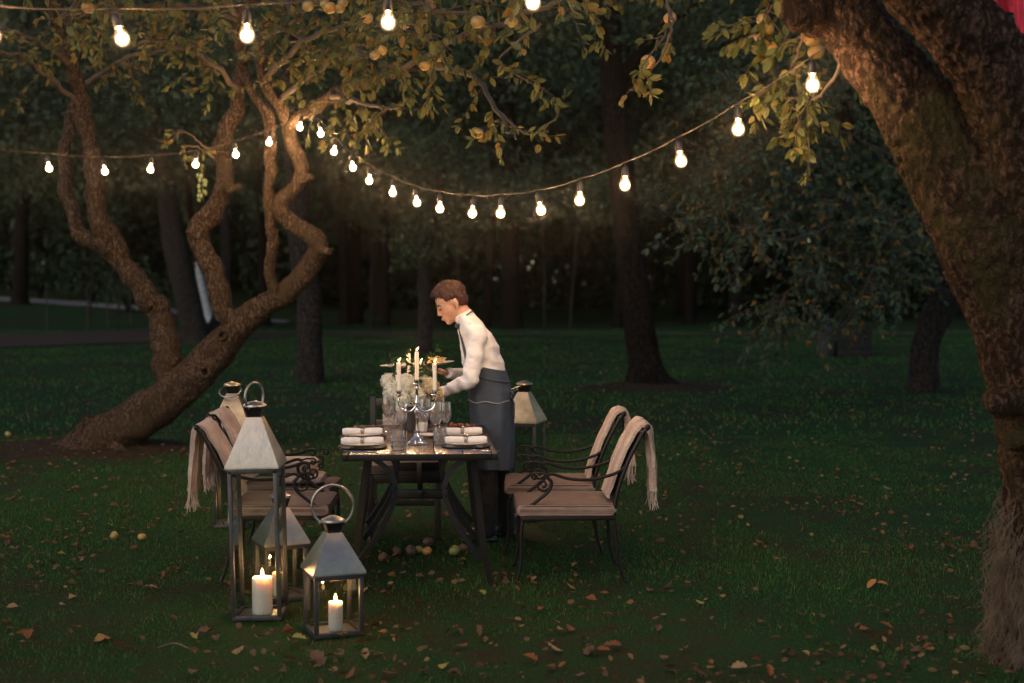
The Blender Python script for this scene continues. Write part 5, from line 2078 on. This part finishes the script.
# trousers and shoes
tr = MB()
tr.loft([(W_(490, 392), (.10, 0, 0), (0, .13, 0)), (W_(491, 412), (.105, 0, 0), (0, .14, 0)), (W_(492, 428), (.09, 0, 0), (0, .13, 0))], 24)
for a, b, c in legs:
    tr.caps(W_(a[0], a[1] + 8, a[2] * .75), .078, W_(*b), .074); tr.caps(W_(*b), .078, W_(*c), .062)
me = fuse(tr, 'trousers', .009, 2, WO)
displace(me, .008, 12, (1, 1, .8))
link('trousers', me, 'trousers', man)
for a, b, c in legs:
    an = W_(*c)
    s = MB()
    s.ell((an.x - .06, an.y, .045), (.125, .046, .045), None, 20, 12)
    s.ell((an.x + .01, an.y, .075), (.055, .045, .06), None, 16, 10)
    s.box((an.x - .055, an.y, .014), (.235, .082, .024), bev=.010)
    me = fuse(s, 'shoe', .006, 2, WO)
    link('shoe', me, 'shoe', man)

# plates he carries
def tray_plate(name, c, r, R, lab, deep=1.0, sx=1.0):
    t = empty(name, c, lab, 'plate')
    t.rotation_euler = R
    k = r / .12
    t_ = MB().lathe([(a * k, b * deep) for a, b in plate_prof], 40)
    t_.v = [(x * sx, y, z) for x, y, z in t_.v]
    t_.build('dish', 'porcelain', t)
    return t


hp = wr_f + Vector((-.09, -.02, .035))
pc_ = Vector((wr_f.x - .21, wr_f.y - .03, wr_f.z + .040))
tp_ = tray_plate('serving_platter', pc_, .15, (0, math.radians(-3.5), 0), 'long white oval platter held up over the candles by the waiter\'s far hand', 1.2, 1.62)
pa = empty('pasta', pc_ + Vector((.115, 0, .028)), 'mound of creamy noodles on the platter next to the waiter', 'food')
random.seed(9)
m = MB()
m.ell((0, 0, .004), (.055, .06, .020), None, 18, 10)
for _ in range(70):
    a = random.uniform(0, 6); rr = random.uniform(.005, .055); z = .034 * (1 - (rr / .065) ** 2) + .004
    p0 = Vector((rr * math.cos(a), rr * math.sin(a), z))
    pts = [p0 + Vector((random.gauss(0, .012), random.gauss(0, .012), random.gauss(0, .003))) for _ in range(4)]
    m.tube(pts, .0028, 5, sub=3)
m.build('noodles', 'pasta', pa)
m = MB()
for _ in range(9):
    a = random.uniform(0, 6); rr = random.uniform(0, .04)
    m.ell((rr * math.cos(a), rr * math.sin(a), .036 + random.uniform(-.008, .004)), (.008, .006, .003), None, 8, 6)
m.build('herbs', 'salad', pa)
sal = empty('salad', pc_ + Vector((-.06, 0, .020)), 'heap of green salad leaves on the left half of the platter', 'food')
gf = Foliage()
for _ in range(60):
    a = random.uniform(0, 6); rr = random.uniform(0, .06)
    gf.pos.append((rr * math.cos(a), rr * math.sin(a), .005 + .02 * (1 - rr / .06))); gf.dir.append((math.cos(a), math.sin(a), random.uniform(.2, 1.2))); gf.size.append(random.uniform(.025, .04))
link('salad_leaves', gf.mesh('salad_leaves', (0, 0, 0), True, .7), 'leaf_bouquet', sal)
q = wr_n + Vector((-.235, .06, -.020))
tray_plate('dinner_plate', q, .135, (0, math.radians(9), 0), 'white plate tilted in the waiter\'s near hand, just behind the flowers', 1.1)

# ------------------------------------------------------------------ windfall apples & leaves
random.seed(77)
MSH = {}
for m_ in ('apple_yellow', 'apple_orange', 'apple_brown', 'apple_green'):
    c_ = AP.copy(); c_.materials.clear(); c_.materials.append(MATS[m_]); MSH[m_] = c_
STEMM.materials.append(MATS['twig'])
for (px, py, m_, s, lab) in ((411, 556, 'apple_brown', 1.15, 'large brownish apple in the middle of the windfall row under the table'),
                             (397, 556, 'apple_brown', 1.0, 'darkest brown apple, second from left in the row under the table'),
                             (419, 554, 'apple_green', .9, 'small yellow-green apple between two brown ones under the table'),
                             (427, 556, 'apple_orange', 1.0, 'rusty orange apple at the right of the row under the table'),
                             (428, 547, 'apple_brown', 1.05, 'brown apple lying behind the rusty orange one under the table'),
                             (454.5, 556, 'apple_green', 1.15, 'bright yellow-green apple lying alone under the table right side'),
                             (383, 562, 'apple_brown', 1.0, 'reddish brown apple leftmost of the row under the table'),
                             (463, 552, 'apple_brown', .9, 'brown apple behind the bright yellow-green one under the table'),
                             (114, 540, 'apple_yellow', .95, 'yellow windfall apple on the left lawn, left of a pair'),
                             (142, 541, 'apple_orange', .9, 'orange windfall apple on the left lawn, right of a pair'),
                             (8, 437, 'apple_yellow', 1.1, 'yellow windfall apple at the left edge near the tree foot')):
    g = G(px, py)
    s *= .82
    r = .036 * s
    t = bpy.data.objects.new('windfall_apple', MSH[m_]); COL.objects.link(t)
    t.location = (g.x, g.y, gz(g.x, g.y) + r)
    t.scale = (s, s, s); t.rotation_euler = (random.uniform(-1, 1), random.uniform(-1, 1), random.uniform(0, 6))
    tag(t, lab, 'apple', 'windfall apples on the grass')
    st_ = bpy.data.objects.new('stalk', STEMM); COL.objects.link(st_); st_.parent = t


def litter_mesh(seed, mat):
    rs = np.random.default_rng(seed)
    n = 9
    L = 1.0
    vs, fs = [], []
    for i in range(n + 1):
        u = i / n
        w = .33 * math.sin(PI * min(1, u * .96 + .02)) ** .75 * (1 + .18 * rs.normal() * (0 < i < n))
        bend = .05 * math.sin(PI * u + rs.uniform(-.2, .2)) + .14 * u * u * rs.uniform(.2, .8)
        for j in (-2, -1, 0, 1, 2):
            vs.append((u * L - .5, j / 2 * w, bend + .16 * abs(j / 2) ** 1.5 * (w / .36) + rs.normal() * .015))
    for i in range(n):
        for j in range(4):
            b = i * 5 + j
            fs.append((b, b + 5, b + 6, b + 1))
    m = MB(); m.add(vs, fs)
    m.tube([(-.5, 0, .02), (-.62, .02, .05), (-.72, .01, .12)], .012, 4)
    me = m.mesh('leaf')
    me.materials.append(MATS[mat])
    return me


kinds = {}
for m_, nm in (('litter_rust', 'rust red'), ('litter_brown', 'dull brown'), ('litter_tan', 'pale tan'), ('litter_yellow', 'yellowish')):
    kinds[nm] = [litter_mesh(sd, m_) for sd in (1, 2, 3)]
orange = [litter_mesh(sd, 'litter_orange') for sd in (5, 6)]


def put_leaf(me, x, y, s, lab, grp):
    o = bpy.data.objects.new('fallen_leaf', me); COL.objects.link(o)
    o.location = (x, y, gz(x, y) + .022)
    flip = random.random() < .35
    o.rotation_euler = (random.gauss(0, .3) + (PI if flip else 0), random.gauss(0, .3), random.uniform(0, 6.28))
    if flip: o.location.z += s * .12
    o.scale = (s, s * random.uniform(.7, 1.15), s * random.uniform(.6, 1.2))
    tag(o, lab, 'leaf', grp)


GRP = 'fallen autumn leaves on the lawn'
for px, py, s, me, lab in ((872, 588, .075, orange[0], 'bright orange fallen leaf, left one of a touching pair on the right lawn'), (882, 588, .060, orange[1], 'bright orange fallen leaf, right one of a touching pair on the right lawn'),
                           (102, 642, .095, orange[1], 'large orange fallen leaf at the lower left, the brightest there'), (299, 643, .07, kinds['yellowish'][0], 'yellow-green fallen leaf beside the left foot of the nearest small lantern'),
                           (150, 592, .085, kinds['pale tan'][1], 'large tan fallen leaf on the left lawn, midway to the tall lantern'), (318, 663, .09, kinds['dull brown'][1], 'curled brown fallen leaf directly below the nearest small lantern'),
                           (28, 640, .10, kinds['rust red'][1], 'large red-brown fallen leaf near the lower left corner'), (121, 651, .09, kinds['rust red'][0], 'large red-brown fallen leaf just below the bright orange one'),
                           (84, 520, .09, kinds['rust red'][2], 'dark red fallen leaf on the left lawn above the pair of apples'), (556, 653, .09, kinds['pale tan'][0], 'tan fallen leaf at the bottom centre of the lawn'),
                           (613, 650, .085, kinds['rust red'][0], 'rusty fallen leaf at the bottom, right of centre')):
    g = G(px, py)
    put_leaf(me, g.x, g.y, s, lab, GRP)
names = list(kinds)
cnt = 0
blocked = [(LA[0], LA[1], .2), (LB[0], LB[1], .2), (LC[0], LC[1], .2)]
while cnt < 288:
    y = 5.9 + 7.5 * random.random() ** 1.25
    x = random.uniform(-1, 1) * .37 * y
    den = .55 + noise.noise(Vector((x * .8, y * .8, 9))) * 1.1 - .10 * max(0, x - .3) * (1 if y < 9 else .6)
    if y > 7: den -= .12
    if random.random() > den: continue
    if any((x - a) ** 2 + (y - b) ** 2 < r * r for a, b, r in blocked): continue
    nm = random.choices(names, (4, 5, 2.2, .8))[0]
    side = 'left' if x < -1.4 else ('right' if x > .75 else 'central')
    put_leaf(random.choice(kinds[nm]), x, y, random.uniform(.04, .07), nm + ' curled leaf fallen on the ' + side + ' part of the front lawn', GRP)
    cnt += 1
# small litter
n = 15000
yy = 5.6 + 26 * rng.uniform(0, 1, n) ** 1.15
xx = rng.uniform(-1, 1, n) * (.38 * yy + .5)
pnn = np.array([noise.noise(Vector((a * .8, b * .8, 9))) for a, b in zip(xx, yy)])
near_tree = np.exp(-(((xx + 4.0) / 1.6) ** 2 + ((yy - 13.3) / 1.2) ** 2))
kp = rng.uniform(0, 1, n) < (.45 + pnn + near_tree)
xx, yy = xx[kp], yy[kp]
n = len(xx)
pos = np.stack([xx, yy, ground_z(xx, yy) + rng.uniform(.008, .035, n)], 1)
a = rng.uniform(0, 2 * PI, n)
dr = np.stack([np.cos(a), np.sin(a), rng.normal(0, .25, n)], 1)
lm = leaves_mesh('leaf_litter', pos, dr, rng.uniform(.022, .052, n), True, .6)
tag(link('leaf_litter', lm, 'litter'), 'scatter of small leaf scraps all over the lawn', 'leaf litter', kind='stuff')
# pale straw stalk
m = MB().tube([G(158, 654) + Vector((0, 0, .03)), G(176, 653) + Vector((0, 0, .045)), G(196, 657) + Vector((0, 0, .02))], [.003, .003, .0015], 5, sub=4)
o = m.build('straw_stalk', 'straw', None, G(176, 655), loc=G(176, 655))
tag(o, 'single pale dry stalk lying on the lower left lawn', 'stalk')

BLOOM_HAZE = .0009  # scattering volume added to imitate lens bloom round the bulbs
if BLOOM_HAZE:
    hz = MB().box((0, 55, 14), (280, 210, 30)).build('haze', None)
    t = NT('bloom_air')
    vp = t.n('ShaderNodeVolumePrincipled', Density=BLOOM_HAZE, Anisotropy=.975)
    vp.inputs['Color'].default_value = (.9, .9, .92, 1)
    t.l(vp.outputs[0], t.out.inputs['Volume'])
    hz.data.materials.append(t.m)
    tag(hz, 'thin haze added to imitate lens bloom round the bulbs', 'haze', kind='stuff')

# ------------------------------------------------------------------ camera, world, light
cam = bpy.data.cameras.new('camera')
cam.lens = 50; cam.sensor_width = 36
cam.clip_end = 500; cam.clip_start = .05
cam.dof.use_dof = True
cam.dof.focus_distance = 8.2
cam.dof.aperture_fstop = 1.9
co = bpy.data.objects.new('camera', cam)
COL.objects.link(co)
co.location = (0, 0, CAMZ)
co.rotation_euler = (PI / 2 - PITCH, 0, 0)
sc.camera = co

w = bpy.data.worlds.new('World')
sc.world = w
w.use_nodes = True
nt = w.node_tree
bg = nt.nodes['Background']
sky = nt.nodes.new('ShaderNodeTexSky')
sky.sky_type = 'NISHITA'
sky.sun_disc = False
sky.sun_elevation = math.radians(24)
sky.sun_rotation = math.radians(215)
nt.links.new(sky.outputs[0], bg.inputs[0])
bg.inputs[1].default_value = SKY

sun = bpy.data.lights.new('sun', 'SUN')
sun.energy = .50
sun.angle = math.radians(40)
sun.color = (1.0, .90, .82)
so = bpy.data.objects.new('sun', sun)
COL.objects.link(so)
az = math.radians(215)
so.rotation_euler = (math.radians(62), 0, math.radians(-35))

sc.view_settings.view_transform = 'Standard'
sc.view_settings.look = 'None'
sc.view_settings.exposure = .12
sc.view_settings.gamma = 1
sc.render.engine = 'CYCLES'
sc.cycles.use_denoising = True
try:
    sc.cycles.denoiser = 'OPENIMAGEDENOISE'
except Exception:
    pass
sc.cycles.max_bounces = 6
sc.cycles.diffuse_bounces = 3
sc.cycles.glossy_bounces = 3
sc.cycles.transmission_bounces = 4
sc.cycles.transparent_max_bounces = 24
sc.cycles.volume_bounces = 0
sc.cycles.sample_clamp_indirect = 4
sc.cycles.caustics_reflective = False
sc.cycles.caustics_refractive = False
sc.cycles.use_light_tree = True
print('objects', len(bpy.data.objects))
